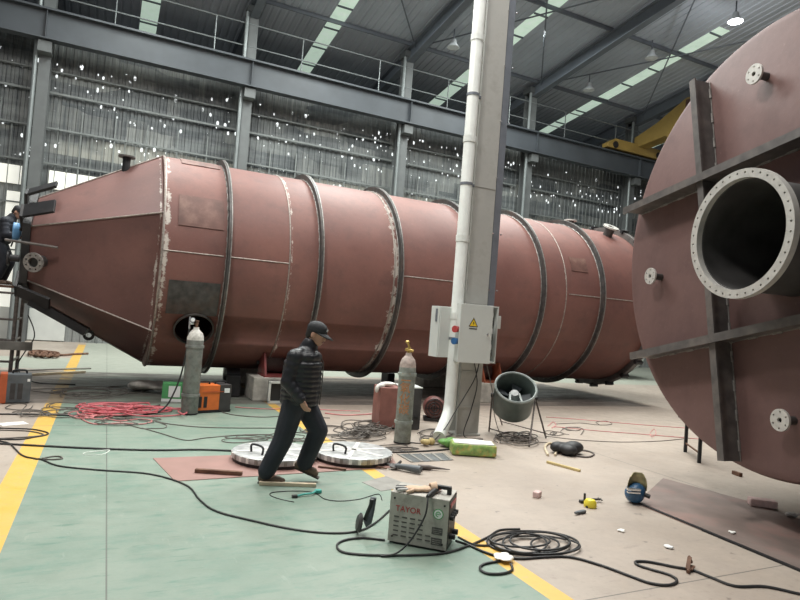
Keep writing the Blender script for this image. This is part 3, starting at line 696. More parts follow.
MB().tube([Vector((0, 0, 13.4)), Vector((0, 0, .50)), Vector((-.03, -.03, .38)), Vector((-.10, -.10, .29)), Vector((-.40, -.42, .085))], .092, 20).build('pipe', M['white_pvc'], dp, smooth=.8)
for z in (1.85, 3.05, 4.6, 6.2): MB().lathe([(.090, -.05), (.102, -.05), (.102, .05), (.090, .05)], (0, 0, z), seg=24, closed=True).build('coupling', M['white_pvc'], dp, smooth=.6)
for z in (1.5, 3.9, 5.3): MB().lathe([(.089, -.02), (.100, -.02), (.100, .02), (.089, .02)], (0, 0, z), seg=24, closed=True).box((.16, .02, z), (.1, .04, .04)).build('clamp', M['tray'], dp)
# main electrical cabinet, door ajar
ec = thing('electrical_cabinet', 'light grey electrical cabinet with yellow warning triangle hung on the steel column', 'cabinet', (5.09, 7.79, 1.16), R(-3))
mb = MB()
for c, d in (((.05, .19, .44), (.66, .02, .88)), ((-.27, .1, .44), (.02, .2, .88)), ((.37, .1, .44), (.02, .2, .88)), ((.05, .1, .01), (.66, .2, .02)), ((.05, .1, .87), (.66, .2, .02))): mb.box(c, d)
mb.build('housing', M['cab'], ec, bevel=.004)
MB().box((.10, .16, .44), (.48, .04, .78)).build('backplate', M['cab_dark'], ec)
for k in range(6):
    MB().box((.30, .11, .12+.125*k), (.07, .08, .08)).build('breaker', M['white_label' if k % 2 else 'ink'], ec)
dr = MB().box((.27, -.012, .0), (.54, .024, .88)).box((.27, .006, 0), (.51, .02, .85)).build('door', M['cab'], ec, bevel=.005)
dr.location = (-.33, -.06, .44); dr.rotation_euler = (0, 0, R(-4))
def sign(parent, c, s, y):
    mb = MB().prism([(-.5*s, -.42*s), (.5*s, -.42*s), (0, .48*s)], y, y+.002, Matrix(((1, 0, 0, c[0]), (0, 0, -1, 0), (0, 1, 0, c[1]), (0, 0, 0, 1))))
    a = mb.build('warning_sign', M['ink'], parent)
    MB().prism([(-.38*s, -.35*s), (.38*s, -.35*s), (0, .33*s)], y+.002, y+.0035, Matrix(((1, 0, 0, c[0]), (0, 0, -1, 0), (0, 1, 0, c[1]), (0, 0, 0, 1)))).build('yellow_face', M['yellow'], a)
    MB().prism([(.06*s, .18*s), (-.09*s, -.08*s), (-.01*s, -.07*s), (-.05*s, -.28*s), (.09*s, -.02*s), (.01*s, -.03*s)], y+.0035, y+.005, Matrix(((1, 0, 0, c[0]), (0, 0, -1, 0), (0, 1, 0, c[1]), (0, 0, 0, 1)))).build('lightning_bolt', M['ink'], a)
sign(dr, (.22, .17), .155, .025)
MB().box((.22, -.026, .075), (.13, .003, .014)).build('caption_strip', M['ink'], dr)
MB().cyl((.46, -.02, 0), (.46, -.045, 0), .014, seg=12).box((.46, -.05, 0), (.012, .012, .05)).build('handle', M['chrome'], dr)
for z, m in ((.49, 'red'), (.31, 'blue')):
    MB().cyl((-.25, .06, z), (-.36, .0, z), .040, .05, 16).cyl((-.36, .0, z), (-.375, -.008, z), .052, seg=16).build('socket', M[m], ec, smooth=.5)
ub = MB().box((0, 0, 0), (.13, .1, .20)).build('junction_box', M['cab'], None, bevel=.006); ub.location = (5.535, 7.93, 1.80)
tag(ub, 'small white junction box fixed to the right edge of the electrical cabinet', 'junction box')
e2 = thing('electrical_cabinet', 'plain grey cabinet mounted behind the white downpipe, left of the main cabinet', 'cabinet', (4.71, 8.08, 1.20), R(6))
MB().box((0, .1, .39), (.26, .22, .78)).build('housing', M['cab'], e2, bevel=.005); MB().box((0, -.03, .39), (.25, .02, .77)).build('door', M['cab'], e2, bevel=.004)
MB().box((-.136, .06, .64), (.012, .04, .2)).build('vent', M['tray'], e2)

# ================================================================== GAS CYLINDERS
def gas_cylinder(label, p, m, cap_m, h=1.36, r=.128):
    t = thing('gas_cylinder', label, 'gas cylinder', p)
    MB().lathe([(.001, .0), (r*.9, 0), (r, .02), (r, h-.20)], seg=32).build('body', M[m], t, smooth=.6)
    MB().lathe([(r, h-.20), (r*.96, h-.15), (r*.80, h-.09), (r*.5, h-.05), (.045, h-.03), (.042, h), (.001, h)], seg=32).build('shoulder', M[cap_m], t, smooth=.7)
    for z in (.30, h-.30): MB().lathe([(r-.004, z-.022), (r+.014, z-.02), (r+.014, z+.02), (r-.004, z+.022)], seg=32, closed=True).build('rubber_band', M[m], t, smooth=.5)
    MB().lathe([(.001, 0), (r*.93, 0), (r+.004, .008), (r+.004, .025), (r-.002, .025)], seg=32).build('foot_ring', M['black_paint'], t, smooth=.5)
    return t
g1 = gas_cylinder('grimy grey gas cylinder with a pressure gauge in front of the vessel manhole', floor_at(189, 414), 'cyl', 'cap_white')
v = MB().cyl((0, 0, 1.36), (0, 0, 1.45), .022, seg=12).cyl((-.05, -.0, 1.42), (.03, 0, 1.42), .014, seg=10).lathe([(.001, 0), (.035, 0), (.035, .018), (.001, .018)], (0, 0, 1.45), seg=12); v.build('valve', M['rust'], g1, smooth=.6)
rg = MB().cyl((-.05, 0, 1.42), (-.10, 0, 1.42), .022, seg=12).cyl((-.105, 0, 1.33), (-.105, 0, 1.52), .016, seg=10).build('regulator', M['chrome'], g1, smooth=.6)
MB().lathe([(.001, 0), (.036, 0), (.036, .03), (.001, .03)], (-.07, -.03, 1.47), (0, -1, .2), 20).build('gauge', M['chrome'], rg, smooth=.5)
MB().lathe([(.001, 0), (.030, 0), (.030, .003), (.001, .003)], (-.07, -.061, 1.476), (0, -1, .2), 20).build('dial', M['white_label'], rg)
g2 = gas_cylinder('pale grey gas cylinder with orange characters painted down it, left of the downpipe', floor_at(402, 443), 'cyl2', 'cap_pink', 1.27, .118)
v = MB().cyl((0, 0, 1.27), (0, 0, 1.35), .026, seg=12).cyl((-.06, 0, 1.32), (.05, -.03, 1.30), .022, seg=10).cyl((.0, 0, 1.35), (-.025, 0, 1.41), .016, seg=8).ell((-.035, 0, 1.425), (.034, .034, .022)); v.build('valve', M['brass'], g2, smooth=.6)
dirn = (Vector((0, 0, 0))-g2.location); ang = math.atan2(dirn.y, dirn.x)+R(90)
for i, chx in enumerate('二氧化碳'):
    z = .93-.150*i; rot = Matrix.Rotation(ang-R(6), 4, 'Z')
    text(chx, 'lettering', M['orange_ink'], g2, .155, rot @ Matrix.Translation((0, -.120, z)) @ Matrix.Rotation(R(90), 4, 'X'))

# ================================================================== WELDING MACHINES
def box_machine(name, label, cat, p, rz, w_, d_, h_, body, front, group=None):
    t = thing(name, label, cat, p, rz, group)
    MB().box((0, d_/2, h_/2+.02), (w_, d_, h_-.04)).build('case', M[body], t, bevel=.012)
    return t
# grey inverter welder in the foreground
tw = thing('welding_machine', 'small light grey welding machine with red letters standing in the foreground', 'welding machine', (2.31, 4.15, 0), R(-42))
W_, D_, H_ = .47, .30, .375
MB().box((0, D_/2, H_/2+.02), (W_-.05, D_, H_)).build('case', M['tayor'], tw, bevel=.006)
MB().box((W_/2-.014, D_/2+.01, H_/2+.02), (.03, D_-.02, H_-.02)).build('front_panel', M['dark_mach'], tw, bevel=.006)
MB().box((-W_/2+.014, D_/2+.01, H_/2+.02), (.03, D_-.02, H_-.02)).build('rear_panel', M['dark_mach'], tw, bevel=.006)
sd = MB().box((0, -.004, H_/2+.02), (W_, .008, H_+.006)).box((0, D_/2, H_+.022), (W_, D_+.01, .008)).build('side_plate', M['tayor'], tw, bevel=.003)
sl = MB()
for r_ in range(5):
    for c in range(5): 
        if not (c == 4 and r_ < 3): sl.box((-.175+c*.065, -.009, .215-r_*.036), (.042, .004, .010))
sl.build('louvre_slots', M['slot'], tw)
for x in (-.20, .20):
    for z in (.06, .355): MB().cyl((x, -.006, z), (x, -.014, z), .008, seg=8).build('screw', M['ink'], tw)
MB().box((0, D_/2, .02), (W_-.02, D_-.02, .03)).build('base_tray', M['black_paint'], tw)
text('TAYOR', 'lettering', M['red_ink'], tw, .062, Matrix.Translation((-.085, -.010, .278)) @ Matrix.Rotation(R(90), 4, 'X'))
bd = MB().cyl((.155, -.008, .285), (.155, -.0105, .285), .040, seg=28).build('badge', M['green_ink'], tw)
MB().cyl((.155, -.0105, .285), (.155, -.0125, .285), .034, seg=28).build('badge_face', M['white_label'], bd)
MB().tube([(.155+.018*cos(a*.4), -.0125, .285+.018*sin(a*.4)) for a in range(13)], .003, 5).box((.155, -.0125, .284), (.024, .004, .004)).build('badge_mark', M['green_ink'], bd)
for z in (.155, .075): 
    pt = MB().box((.155, -.009, z), (.085, .003, .055)).build('spec_plate', M['slot'], tw)
    MB().box((.155, -.0115, z+.012), (.07, .002, .004)).box((.155, -.0115, z-.002), (.07, .002, .004)).box((.15, -.0115, z-.016), (.05, .002, .004)).build('plate_print', M['grey_plate'], pt)
MB().bar((.07, D_/2, H_+.02), (.07, D_/2, H_+.075), .03, .035).bar((.20, D_/2, H_+.02), (.20, D_/2, H_+.075), .03, .035).bar((.045, D_/2, H_+.075), (.215, D_/2, H_+.075), .035, .028).build('carry_handle', M['black_paint'], tw, bevel=.005)
for k in range(4): MB().cyl((W_/2, .06+.06*k, .25), (W_/2+.03, .06+.06*k, .25), .018, seg=12).build('knob', M['ink'], tw)
for k in range(2): MB().cyl((W_/2, .09+.12*k, .10), (W_/2+.045, .09+.12*k, .10), .022, seg=12).build('socket', M['ink'], tw)
MB().box((W_/2+.004, D_/2, .34), (.006, .2, .03)).build('display_strip', M['red'], tw)
# things lying on it
def onto(dx, dy, dz=0): return tw.matrix_world @ Vector((dx, dy, H_+.026+dz)) if False else (Matrix.Translation(tw.location) @ Matrix.Rotation(tw.rotation_euler.z, 4, 'Z')) @ Vector((dx, dy, H_+.026+dz))
gl = thing('work_glove', 'tan leather work glove lying on top of the grey welding machine', 'glove', onto(-.07, .10), R(-20))
gb = MB().ell((0, 0, .02), (.10, .055, .02)).ell((.09, .0, .022), (.06, .05, .022))
soft(gb, 'palm', M['leather'], gl, .008, 3)
for k in range(4): MB().cap((-.07, -.04+.026*k, .02), (-.15+.008*abs(k-1.5), -.055+.034*k, .018), .013, .011).build('finger', M['ink' if k % 2 else 'glove'], gl, smooth=True)
MB().cap((-.02, -.05, .018), (-.07, -.088, .016), .014, .012).build('thumb', M['leather'], gl, smooth=True)
MB().lathe([(.04, 0), (.052, .05), (.047, .05), (.036, 0)], (.12, 0, .028), (1, .1, 0), 16, True).build('cuff', M['leather'], gl, smooth=.6)
hd_ = thing('electrode_holder', 'black welding electrode holder resting on the grey welding machine', 'tool', onto(.08, .04), R(10))
MB().tube([(-.09, -.06, .022), (-.03, -.02, .024), (.05, .03, .024), (.10, .05, .026)], [.012, .019, .02, .016], 10).build('grip', M['black'], hd_, smooth=True)
MB().tube([(.10, .05, .022), (.15, .075, .024), (.17, .09, .022)], [.012, .016, .010], 8).build('jaw', M['red'], hd_, smooth=True)
cu = MB().tube(catmull([Vector(p) for p in ((-.08, -.052, .022), (-.11, -.09, -.02), (-.14, -.11, -.10), (-.20, -.10, -.21), (-.26, -.08, -.30), (-.34, -.05, -.37), (-.44, .0, -.392))], 6), .007, 7).build('lead', M['cable'], hd_, smooth=True)
ga = thing('angle_grinder', 'angle grinder standing against the left end of the grey welding machine', 'grinder', (2.02, 4.52, 0), R(-30))
MB().lathe([(.001, 0), (.075, 0), (.078, .012), (.06, .03), (.001, .035)], (-.03, .0, .085), (-1, -.3, .15), 24).build('disc_guard', M['steel_dark'], ga, smooth=.5)
MB().tube([(0, 0, .085), (.03, .01, .10), (.05, .02, .19), (.055, .03, .29)], [.035, .032, .024, .026], 12).build('motor_body', M['grey_mach'], ga, smooth=True)
MB().tube([(.0, -.01, .12), (.045, -.05, .25), (.05, -.055, .30)], [.014, .017, .017], 10).build('side_handle', M['black'], ga, smooth=True)
# orange and charcoal welder in the middle ground
ow = thing('welding_machine', 'orange and charcoal welding machine on the floor right of the gauge cylinder', 'welding machine', floor_at(221, 413), R(16)); ow.scale = (.90, .90, .80)
MB().box((-.24, .24, .30), (.46, .34, .50)).build('case', M['orange'], ow, bevel=.01)
MB().box((.09, .24, .29), (.22, .36, .54)).build('front_panel', M['dark_mach'], ow, bevel=.01)
MB().box((-.12, .24, .03), (.66, .36, .05)).build('base_frame', M['black_paint'], ow)
MB().box((-.12, .06, .42), (.44, .01, .012)).build('trim_line', M['orange_dark'], ow)
for x in (-.38, -.28): MB().box((x, .067, .22), (.06, .01, .22)).build('vent_slot', M['ink'], ow)
for p, m in (((.205, .14, .44), 'white_label'), ((.205, .26, .46), 'ink'), ((.205, .34, .44), 'white_label')): MB().box(p, (.012, .07, .07)).build('dial_plate', M[m], ow)
MB().box((.11, .057, .44), (.10, .012, .09)).build('info_plate', M['white_label'], ow)
for x in (-.25, .06): MB().tube(catmull([Vector(p) for p in ((x-.1, .24, .55), (x-.08, .24, .60), (x+.08, .24, .60), (x+.1, .24, .55))], 4), .016, 8).build('carry_handle', M['black'], ow, smooth=True)
# grey and orange welder at the left edge
lw = thing('welding_machine', 'grey welding machine with one orange end beside the scaffold at the left edge', 'welding machine', floor_at(13, 404), R(6)); lw.scale = (.74, .74, .80)
MB().box((.07, .2, .29), (.44, .36, .54)).build('case', M['grey_mach'], lw, bevel=.02); MB().box((-.20, .2, .29), (.13, .38, .56)).build('end_panel', M['orange_dark'], lw, bevel=.012)
MB().box((-.31, .2, .28), (.10, .36, .52)).build('rear_panel', M['dark_mach'], lw, bevel=.01)
for x in (-.03, .10): MB().box((x, .015, .24), (.09, .015, .30)).build('vent_panel', M['dark_mach'], lw)
MB().box((.24, .015, .45), (.05, .01, .05)).build('dial', M['white_label'], lw)
MB().tube(catmull([Vector(p) for p in ((-.05, .2, .56), (-.02, .2, .62), (.17, .2, .62), (.2, .2, .56))], 4), .02, 8).build('carry_handle', M['black'], lw, smooth=True)
# faded red welder behind the lettered gas cylinder
rw = thing('welding_machine', 'faded red welding machine with black end behind the lettered gas cylinder', 'welding machine', floor_at(407, 433)+Vector((0, .25, 0)), R(-8))
MB().box((-.18, .2, .34), (.36, .42, .62)).build('case', M['redbox'], rw, bevel=.012); MB().box((.16, .2, .33), (.32, .44, .64)).build('front_panel', M['dark_mach'], rw, bevel=.012)
MB().box((.16, .2, .665), (.34, .44, .02)).build('top_plate', M['cab'], rw, bevel=.004); MB().box((0, .2, .02), (.6, .4, .04)).build('base_frame', M['black_paint'], rw)
for k in range(3): MB().cyl((.08+.08*k, -.02, .20), (.08+.08*k, -.06, .20), .028, seg=14).build('socket', M['ink'], rw)
cl = soft(MB().ell((0, 0, .03), (.14, .08, .035)).ell((-.13, -.03, .0), (.07, .06, .04)).ell((-.2, -.05, -.05), (.03, .05, .06)), 'rag', M['phos'], None, .012, 4); cl.location = rw.location+Vector((-.20, .16, .665))
tag(cl, 'dirty white rag draped on the corner of the faded red welding machine', 'rag')
# dark red blower behind the pipe foot
bl = thing('electric_blower', 'small dark red blower with a round grille on the floor left of the downpipe foot', 'blower', floor_at(437, 422)+Vector((0, .15, 0)), R(-25))
MB().lathe([(.001, .0), (.17, 0), (.19, .04), (.19, .22), (.15, .26), (.001, .26)], (0, -.12, .23), (0, 1, 0), 28).build('housing', M['blower'], bl, smooth=.6)
mb = MB()
for r_ in (.05, .1, .15): mb.tube([Vector((r_*cos(a*pi/12), -.13, .23+r_*sin(a*pi/12))) for a in range(24)], .007, 5, True)
mb.bar((-.17, -.13, .23), (.17, -.13, .23), .01, .01).bar((0, -.13, .06), (0, -.13, .40), .01, .01); mb.build('grille', M['black_paint'], bl)
MB().box((0, .02, .03), (.34, .3, .05)).build('base', M['black_paint'], bl); MB().bar((.1, .05, .3), (.33, .0, .22), .12, .12).build('outlet', M['blower'], bl)

# ================================================================== DRUM FAN
oc = at_y(516, 387, 7.80)
fn = thing('drum_fan', 'dark green drum fan tilted upward on thin tube legs beside the steel column', 'fan', (oc.x, oc.y, 0))
ax = Vector((-.36, -.70, .95)).normalized(); O_ = Vector((0, 0, oc.z))
MB().lathe([(.325, 0), (.325, -.46), (.30, -.50), (.292, -.46), (.305, -.02)], O_, ax, 48, True).build('drum', M['fan'], fn, smooth=.7)
MB().lathe([(.305, 0), (.322, .012), (.342, 0), (.335, -.03), (.315, -.03)], O_, ax, 48, True).build('rim', M['fan_rim'], fn, smooth=.8)
for k in range(5):
    q = 2*pi*k/5; u_ = ax.orthogonal().normalized(); v_ = ax.cross(u_); d_ = u_*cos(q)+v_*sin(q); e_ = ax.cross(d_)
    c0 = O_-ax*.26; vs = [c0+d_*.07+e_*.03+ax*.02, c0+d_*.07-e_*.03-ax*.02, c0+d_*.285-e_*.10-ax*.03, c0+d_*.285+e_*.08+ax*.03]
    vs2 = [p+ax*.006 for p in vs]; MB().add(vs+vs2, [(0, 1, 2, 3), (7, 6, 5, 4), (0, 4, 5, 1), (1, 5, 6, 2), (2, 6, 7, 3), (3, 7, 4, 0)]).build('blade', M['grey_mach'], fn)
MB().lathe([(.001, .12), (.065, .11), (.085, .06), (.085, -.1), (.001, -.1)], O_-ax*.24, ax, 24).build('motor', M['fan_grey'], fn, smooth=.6)
u_ = ax.cross(Vector((0, 0, 1))).normalized(); v_ = ax.cross(u_)
for s in (-.10, .10): 
    MB().bar(O_-ax*.14+u_*s*.7, O_-ax*.10+u_*s+Vector((ax.x, ax.y, -(ax.x**2+ax.y**2)/ax.z)).normalized()*.29, .03, .02).build('motor_strut', M['fan_rim'], fn)
MB().lathe([(.30, -.49), (.30, -.495), (.001, -.495), (.001, -.49)], O_, ax, 32, True).build('back_grille', M['black_paint'], fn)
FT = [floor_at(*p)-fn.location for p in ((546, 439), (529, 447), (489, 432), (502, 425))]
pr_ = O_-ax*.22+u_*.345; pl_ = O_-ax*.22-u_*.345
sd_ = sorted((pr_, pl_), key=lambda p: p.x)
for i, (a, b) in enumerate(((sd_[1], FT[0]), (sd_[1], FT[1]), (sd_[0], FT[2]), (sd_[0], FT[3]))):
    b = Vector((b.x, b.y, .012)); MB().tube([a, b], .014, 8).build('leg', M['leg_paint'], fn, smooth=True)
for a, b in ((FT[0], FT[3]), (FT[1], FT[2])):
    p = Vector((a.x, a.y, .06)).lerp(Vector((sd_[1].x, sd_[1].y, sd_[1].z)), .05); q = Vector((b.x, b.y, .06)); MB().tube([p, q], .010, 6).build('foot_brace', M['leg_paint'], fn)
for p in sd_: MB().lathe([(.001, -.03), (.035, -.03), (.035, .02), (.001, .02)], p, u_, 16).build('pivot_knob', M['black'], fn)

def ring_px0(a, b, c, d, ph): return [(a+c*cos(ph+2*pi*k/12), b+d*sin(ph+2*pi*k/12), .02*(k % 3)) for k in range(12)]
# ================================================================== FLOOR ITEMS
def quad_plate(name, px4, t, m, label, cat, z=0):
    P = [floor_at(*p, z+t) for p in px4]; c = sum(P, Vector())/len(P)
    o = MB().prism([(p.x-c.x, p.y-c.y) for p in P], z+.0008, z+t).build(name, M[m], None); o.location = (c.x, c.y, 0); return tag(o, label, cat)
quad_plate('steel_plate', ((153, 458), (388, 449), (398, 467), (175, 481)), .006, 'primer_plate', 'pinkish primed steel plate on the green floor under the two covers', 'plate')
quad_plate('steel_plate', ((636, 503), (663, 478), (752, 502), (830, 530), (850, 593), (800, 571)), .008, 'floor_plate', 'long brown-stained steel plate on the floor in front of the right vessel', 'plate')
quad_plate('steel_plate', ((362, 482), (386, 476), (412, 486), (381, 491)), .004, 'grey_plate', 'small grey sheet across the yellow line behind the grey welder', 'plate')
ea, eb = floor_at(636, 503), floor_at(818, 579); ed = MB().bar((0, 0, .009), (eb.x-ea.x, eb.y-ea.y, .009), .035, .016).build('edge_strip', M['black_paint'], None); ed.location = (ea.x, ea.y, 0); tag(ed, 'thin dark steel edge strip along the front of the long brown plate', 'strip')
gp = thing('floor_grating', 'dark slotted drain grating on the floor left of the printed bag', 'grating', (0, 0, 0))
P = [floor_at(*p, .006) for p in ((398, 454), (443, 453), (452, 460), (412, 462))]; c = sum(P, Vector())/4; gp.location = (c.x, c.y, 0)
MB().prism([(p.x-c.x, p.y-c.y) for p in P], .001, .005).build('pit_cover', M['cab_dark'], gp)
for k in range(5):
    a = P[0].lerp(P[1], k/4)-c; b = P[3].lerp(P[2], k/4)-c; MB().bar((a.x, a.y, .008), (b.x, b.y, .008), .035, .008).build('bar', M['grey_plate'], gp)
def cover(label, cpx, r, gdir):
    p = floor_at(*cpx); t = thing('blind_flange', label, 'pipe cover', (p.x, p.y, .008))
    MB().lathe([(.001, .0), (r*.97, 0), (r*.97, .05), (.001, .05)], seg=64).build('disc', M['black_paint'], t, smooth=.5)
    pr = []
    mb = MB().lathe([(r*.99, .035), (r, .05), (r, .098), (r*.97, .106), (r*.55, .108), (.001, .108), (.001, .03)], seg=64)
    mb.build('film_wrap', M['film'], t, smooth=.6)
    for k in range(28):
        q = 2*pi*k/28; MB().bar((r*1.002*cos(q), r*1.002*sin(q), .04), (r*1.002*cos(q), r*1.002*sin(q), .095), .035, .012, up=(cos(q), sin(q), 0)).build('bolt_under_film', M['bag_white' if k % 3 else 'grey_plate'], t)
    g = Vector(gdir)*r*.62; s = Vector((-g.y, g.x, 0)).normalized()*.09
    for sg in (1,): MB().tube(catmull([g-s+Vector((0, 0, .10)), g-s+Vector((0, 0, .19)), g+s+Vector((0, 0, .19)), g+s+Vector((0, 0, .10))], 4), .013, 8).build('handle', M['black_paint'], t, smooth=True)
    for k in range(6): 
        q = pi*k/3; MB().bar((0, 0, .109), (r*.9*cos(q), r*.9*sin(q), .109), .05, .004).build('tape_strip', M['phos'], t)
    return t
cover('film-wrapped round steel cover on the floor behind the walking worker', (274, 460), .48, (-.80, -.42, 0))
cover('film-wrapped round steel cover on the floor right of the walking worker', (353, 459), .47, (-.80, -.42, 0))
def bar_thing(name, a, b, w_, h_, m, label, cat, lift=0):
    A = floor_at(*a); B = floor_at(*b); c = (A+B)/2; d = B-A
    o = MB().box((0, 0, h_/2+lift+.001), (d.length, w_, h_)).build(name, M[m], None, bevel=min(w_, h_)*.15); o.location = c; o.rotation_euler.z = math.atan2(d.y, d.x); return tag(o, label, cat)
bt = bar_thing('timber_batten', (259, 485), (316, 487), .045, .035, 'wood', 'pale timber batten on the green floor at the worker\'s feet', 'timber')
bar_thing('steel_bar', (195, 473), (242, 476), .05, .04, 'rust', 'dark steel angle bar on the pink plate left of the worker', 'bar', .006)
bar_thing('steel_bar', (318, 468), (346, 471), .03, .02, 'rust', 'short rusty bar on the pink plate in front of the right cover', 'bar', .006)
bar_thing('wooden_stick', (547, 463), (580, 472), .035, .03, 'wood2', 'yellowish wooden stick on the beige floor below the black coil', 'stick')
bar_thing('flat_bar', (20, 371), (90, 369), .10, .03, 'grey_plate', 'long flat steel strip on the floor beyond the left welder', 'bar')
bar_thing('flat_bar', (30, 376), (85, 373), .05, .05, 'wood', 'pale strip lying in front of the long flat steel strip', 'bar')
bar_thing('steel_bar', (733, 474), (741, 477), .05, .05, 'rust', 'short rusty block on the floor under the right vessel rim', 'block')
bar_thing('cardboard_strip', (0, 425), (26, 423), .20, .006, 'bag_white', 'pale sheet scrap on the floor at the left edge', 'scrap')
def brick(label, px, size, m, rz, name='brick'):
    p = floor_at(*px); o = MB().box((0, 0, size[2]/2), size).build(name, M[m], None, bevel=min(size)*.18); o.location = (p.x, p.y, .001); o.rotation_euler.z = rz; return tag(o, label, 'brick')
brick('small pinkish brick alone on the beige floor right of the grey welder', (537, 497), (.11, .07, .06), 'pinkbrick', R(35))
bk = brick('pink and white insulation block on the brown plate below the right vessel', (762, 507), (.27, .13, .08), 'pinkbrick', R(-40), 'insulation_block'); bk.location.z = .009
bk2 = brick('white concrete block under the vessel at its far right end', (596, 383), (.5, .3, .25), 'concrete', 0, 'concrete_block')
def lump(name, label, cat, px, rad, m, lift=0, n=4, flat=1.0):
    p = floor_at(*px); mb = MB(); rnd = random.Random(sum(map(ord, label)))
    for k in range(n): mb.ell((rnd.uniform(-.6, .6)*rad, rnd.uniform(-.5, .5)*rad, rad*rnd.uniform(.25, .45)), (rad*rnd.uniform(.4, .7), rad*rnd.uniform(.35, .6), rad*rnd.uniform(.22, .42)))
    mb.v = [(x, y, z*flat) for x, y, z in mb.v]
    o = soft(mb, name, M[m], None, max(.006, rad*.07), 2); zmin = min(v.co.z for v in o.data.vertices)
    o.location = (p.x, p.y, lift-zmin+.001); return tag(o, label, cat)
lump('paper_scrap', 'crumpled white paper scrap on the floor below the blue mask', 'paper', (620, 531), .05, 'bag_white', 0, 3, .6)
lump('foam_lump', 'round white foam lump on the beige floor near the long cable', 'lump', (668, 548), .05, 'white_label', 0, 3, .6)
lump('paper_scrap', 'tiny white scrap standing on the brown plate', 'paper', (732, 534), .045, 'bag_white', .009, 3, .6)
lump('rag', 'pale rag on the floor at the right edge below the vessel', 'rag', (796, 518), .10, 'phos', .009, 4, .6)
lump('rag', 'cream rag lying on the cable beside the yellow line', 'rag', (502, 561), .085, 'bag_white', .015, 7, .45)
lump('sack', 'dirty white sack on the floor left of the green carton', 'sack', (147, 391), .42, 'sack', 0, 6, .55)
for i in range(4): cable('rope', ring_px0(38+4*i, 353+.4*i, 9, 2.2, i), .035, M['rust'], 'turn of the dark rope coil lying beyond the left welder', 'rope', 'dark rope coil', True)
cable('rope', [(50, 354), (62, 355), (75, 354), (88, 353.5)], .03, M['rust'], 'straight end of the dark rope coil reaching the yellow line', 'rope')
# green carton, printed bag, green plastic
gc = thing('carton', 'small green and white carton on the floor left of the gauge cylinder', 'carton', floor_at(171, 402), R(-8))
MB().box((0, .12, .16), (.32, .24, .32)).build('box', M['green_box'], gc, bevel=.006); MB().box((.04, -.003, .18), (.19, .006, .19)).build('label_panel', M['white_label'], gc); MB().box((0, -.002, .03), (.32, .006, .05)).build('lower_band', M['white_label'], gc)
pb = thing('printed_bag', 'flat green and orange printed bag with white top at the column foot', 'bag', floor_at(474, 457), R(-24))
soft(MB().box((0, .14, .085), (.60, .30, .15)).ell((0, .14, .085), (.31, .17, .07)), 'bag_body', M['bag'], pb, .016, 5)
soft(MB().box((0, .14, .166), (.55, .27, .02)).ell((0, .14, .162), (.28, .15, .035)), 'bag_top', M['bag_white'], pb, .014, 4)
lump('plastic_bag', 'crumpled green plastic bag beside the foot of the downpipe', 'bag', (446, 447), .17, 'green_plastic', 0, 5)
lump('scrap', 'yellowish scrap on the floor below the pipe foot', 'scrap', (429, 446), .12, 'wood2', 0, 3)
# black coil bag
lump('cable_bundle', 'black heaped cable bundle on the beige floor right of the fan', 'cable', (567, 454), .24, 'black', 0, 6)
cable('cable', [(548, 455), (545, 447), (550, 443), (557, 447), (555, 455)], .018, M['wood'], 'pale hose loop at the left end of the black heaped bundle', 'hose')
cable('cable', [(578, 450), (588, 451), (594, 454), (588, 457), (576, 456)], .012, M['leg_paint'], 'brown cable end looping out of the black heaped bundle', 'cable')
# welding mask
wm = thing('welding_mask', 'blue welding mask with a dusty gold visor standing on the beige floor', 'welding mask', floor_at(634, 503), R(-25))
soft(MB().ell((0, 0, .10), (.105, .10, .10)).ell((.02, .02, .13), (.10, .10, .085)), 'shell', M['helmet_blue'], wm, .01, 5)
gv_ = []
mb = MB(); n = 12
vs = []
for i in range(n+1):
    q = R(-80+160*i/n); 
    for (rr, zz) in ((.112, .15), (.112, .21), (.098, .27), (.062, .325)): vs.append((rr*sin(q)*.95+.015, rr*cos(q)*.55-.03, zz+ (.0 if abs(q) < 1 else -.01)))
fs = [(i*4+j, i*4+j+1, (i+1)*4+j+1, (i+1)*4+j) for i in range(n) for j in range(3)]
o = mb.add(vs, fs).build('visor', M['helmet_gold'], wm, smooth=True); sm = o.modifiers.new('t', 'SOLIDIFY'); sm.thickness = .006; o.parent = None; bake(o); o.parent = wm
MB().box((-.05, -.085, .165), (.14, .05, .022)).build('window_frame', M['chrome'], wm, bevel=.004); MB().box((-.05, -.09, .135), (.13, .05, .018)).build('window_frame', M['chrome'], wm, bevel=.004)
MB().cyl((.085, -.06, .11), (.125, -.09, .10), .022, seg=14).build('knob', M['black'], wm)
# small tools
tm = thing('tape_measure', 'round yellow tape measure on the beige floor left of the blue mask', 'tape measure', floor_at(590, 507))
MB().lathe([(.001, 0), (.058, 0), (.064, .012), (.062, .05), (.045, .075), (.001, .085)], seg=28).build('case', M['lime'], tm, smooth=True); MB().box((-.058, -.02, .012), (.02, .02, .016)).build('mouth', M['black'], tm)
hm = thing('clamp', 'black screw clamp lying behind the yellow tape measure', 'clamp', floor_at(586, 503), R(-15))
MB().box((-.03, 0, .014), (.08, .05, .028)).cyl((-.02, 0, .02), (-.02, 0, .10), .012, seg=10).build('jaw', M['black_paint'], hm, bevel=.003); MB().cyl((.02, .02, .03), (.19, .04, .03), .011, seg=10).build('screw', M['steel_dark'], hm); MB().cyl((.18, .0, .03), (.18, .08, .03), .008, seg=8).build('tommy_bar', M['steel_dark'], hm)
tg = thing('wire_brush', 'dark flat wire brush on the floor in front of the yellow tape measure', 'brush', floor_at(580, 514), R(12))
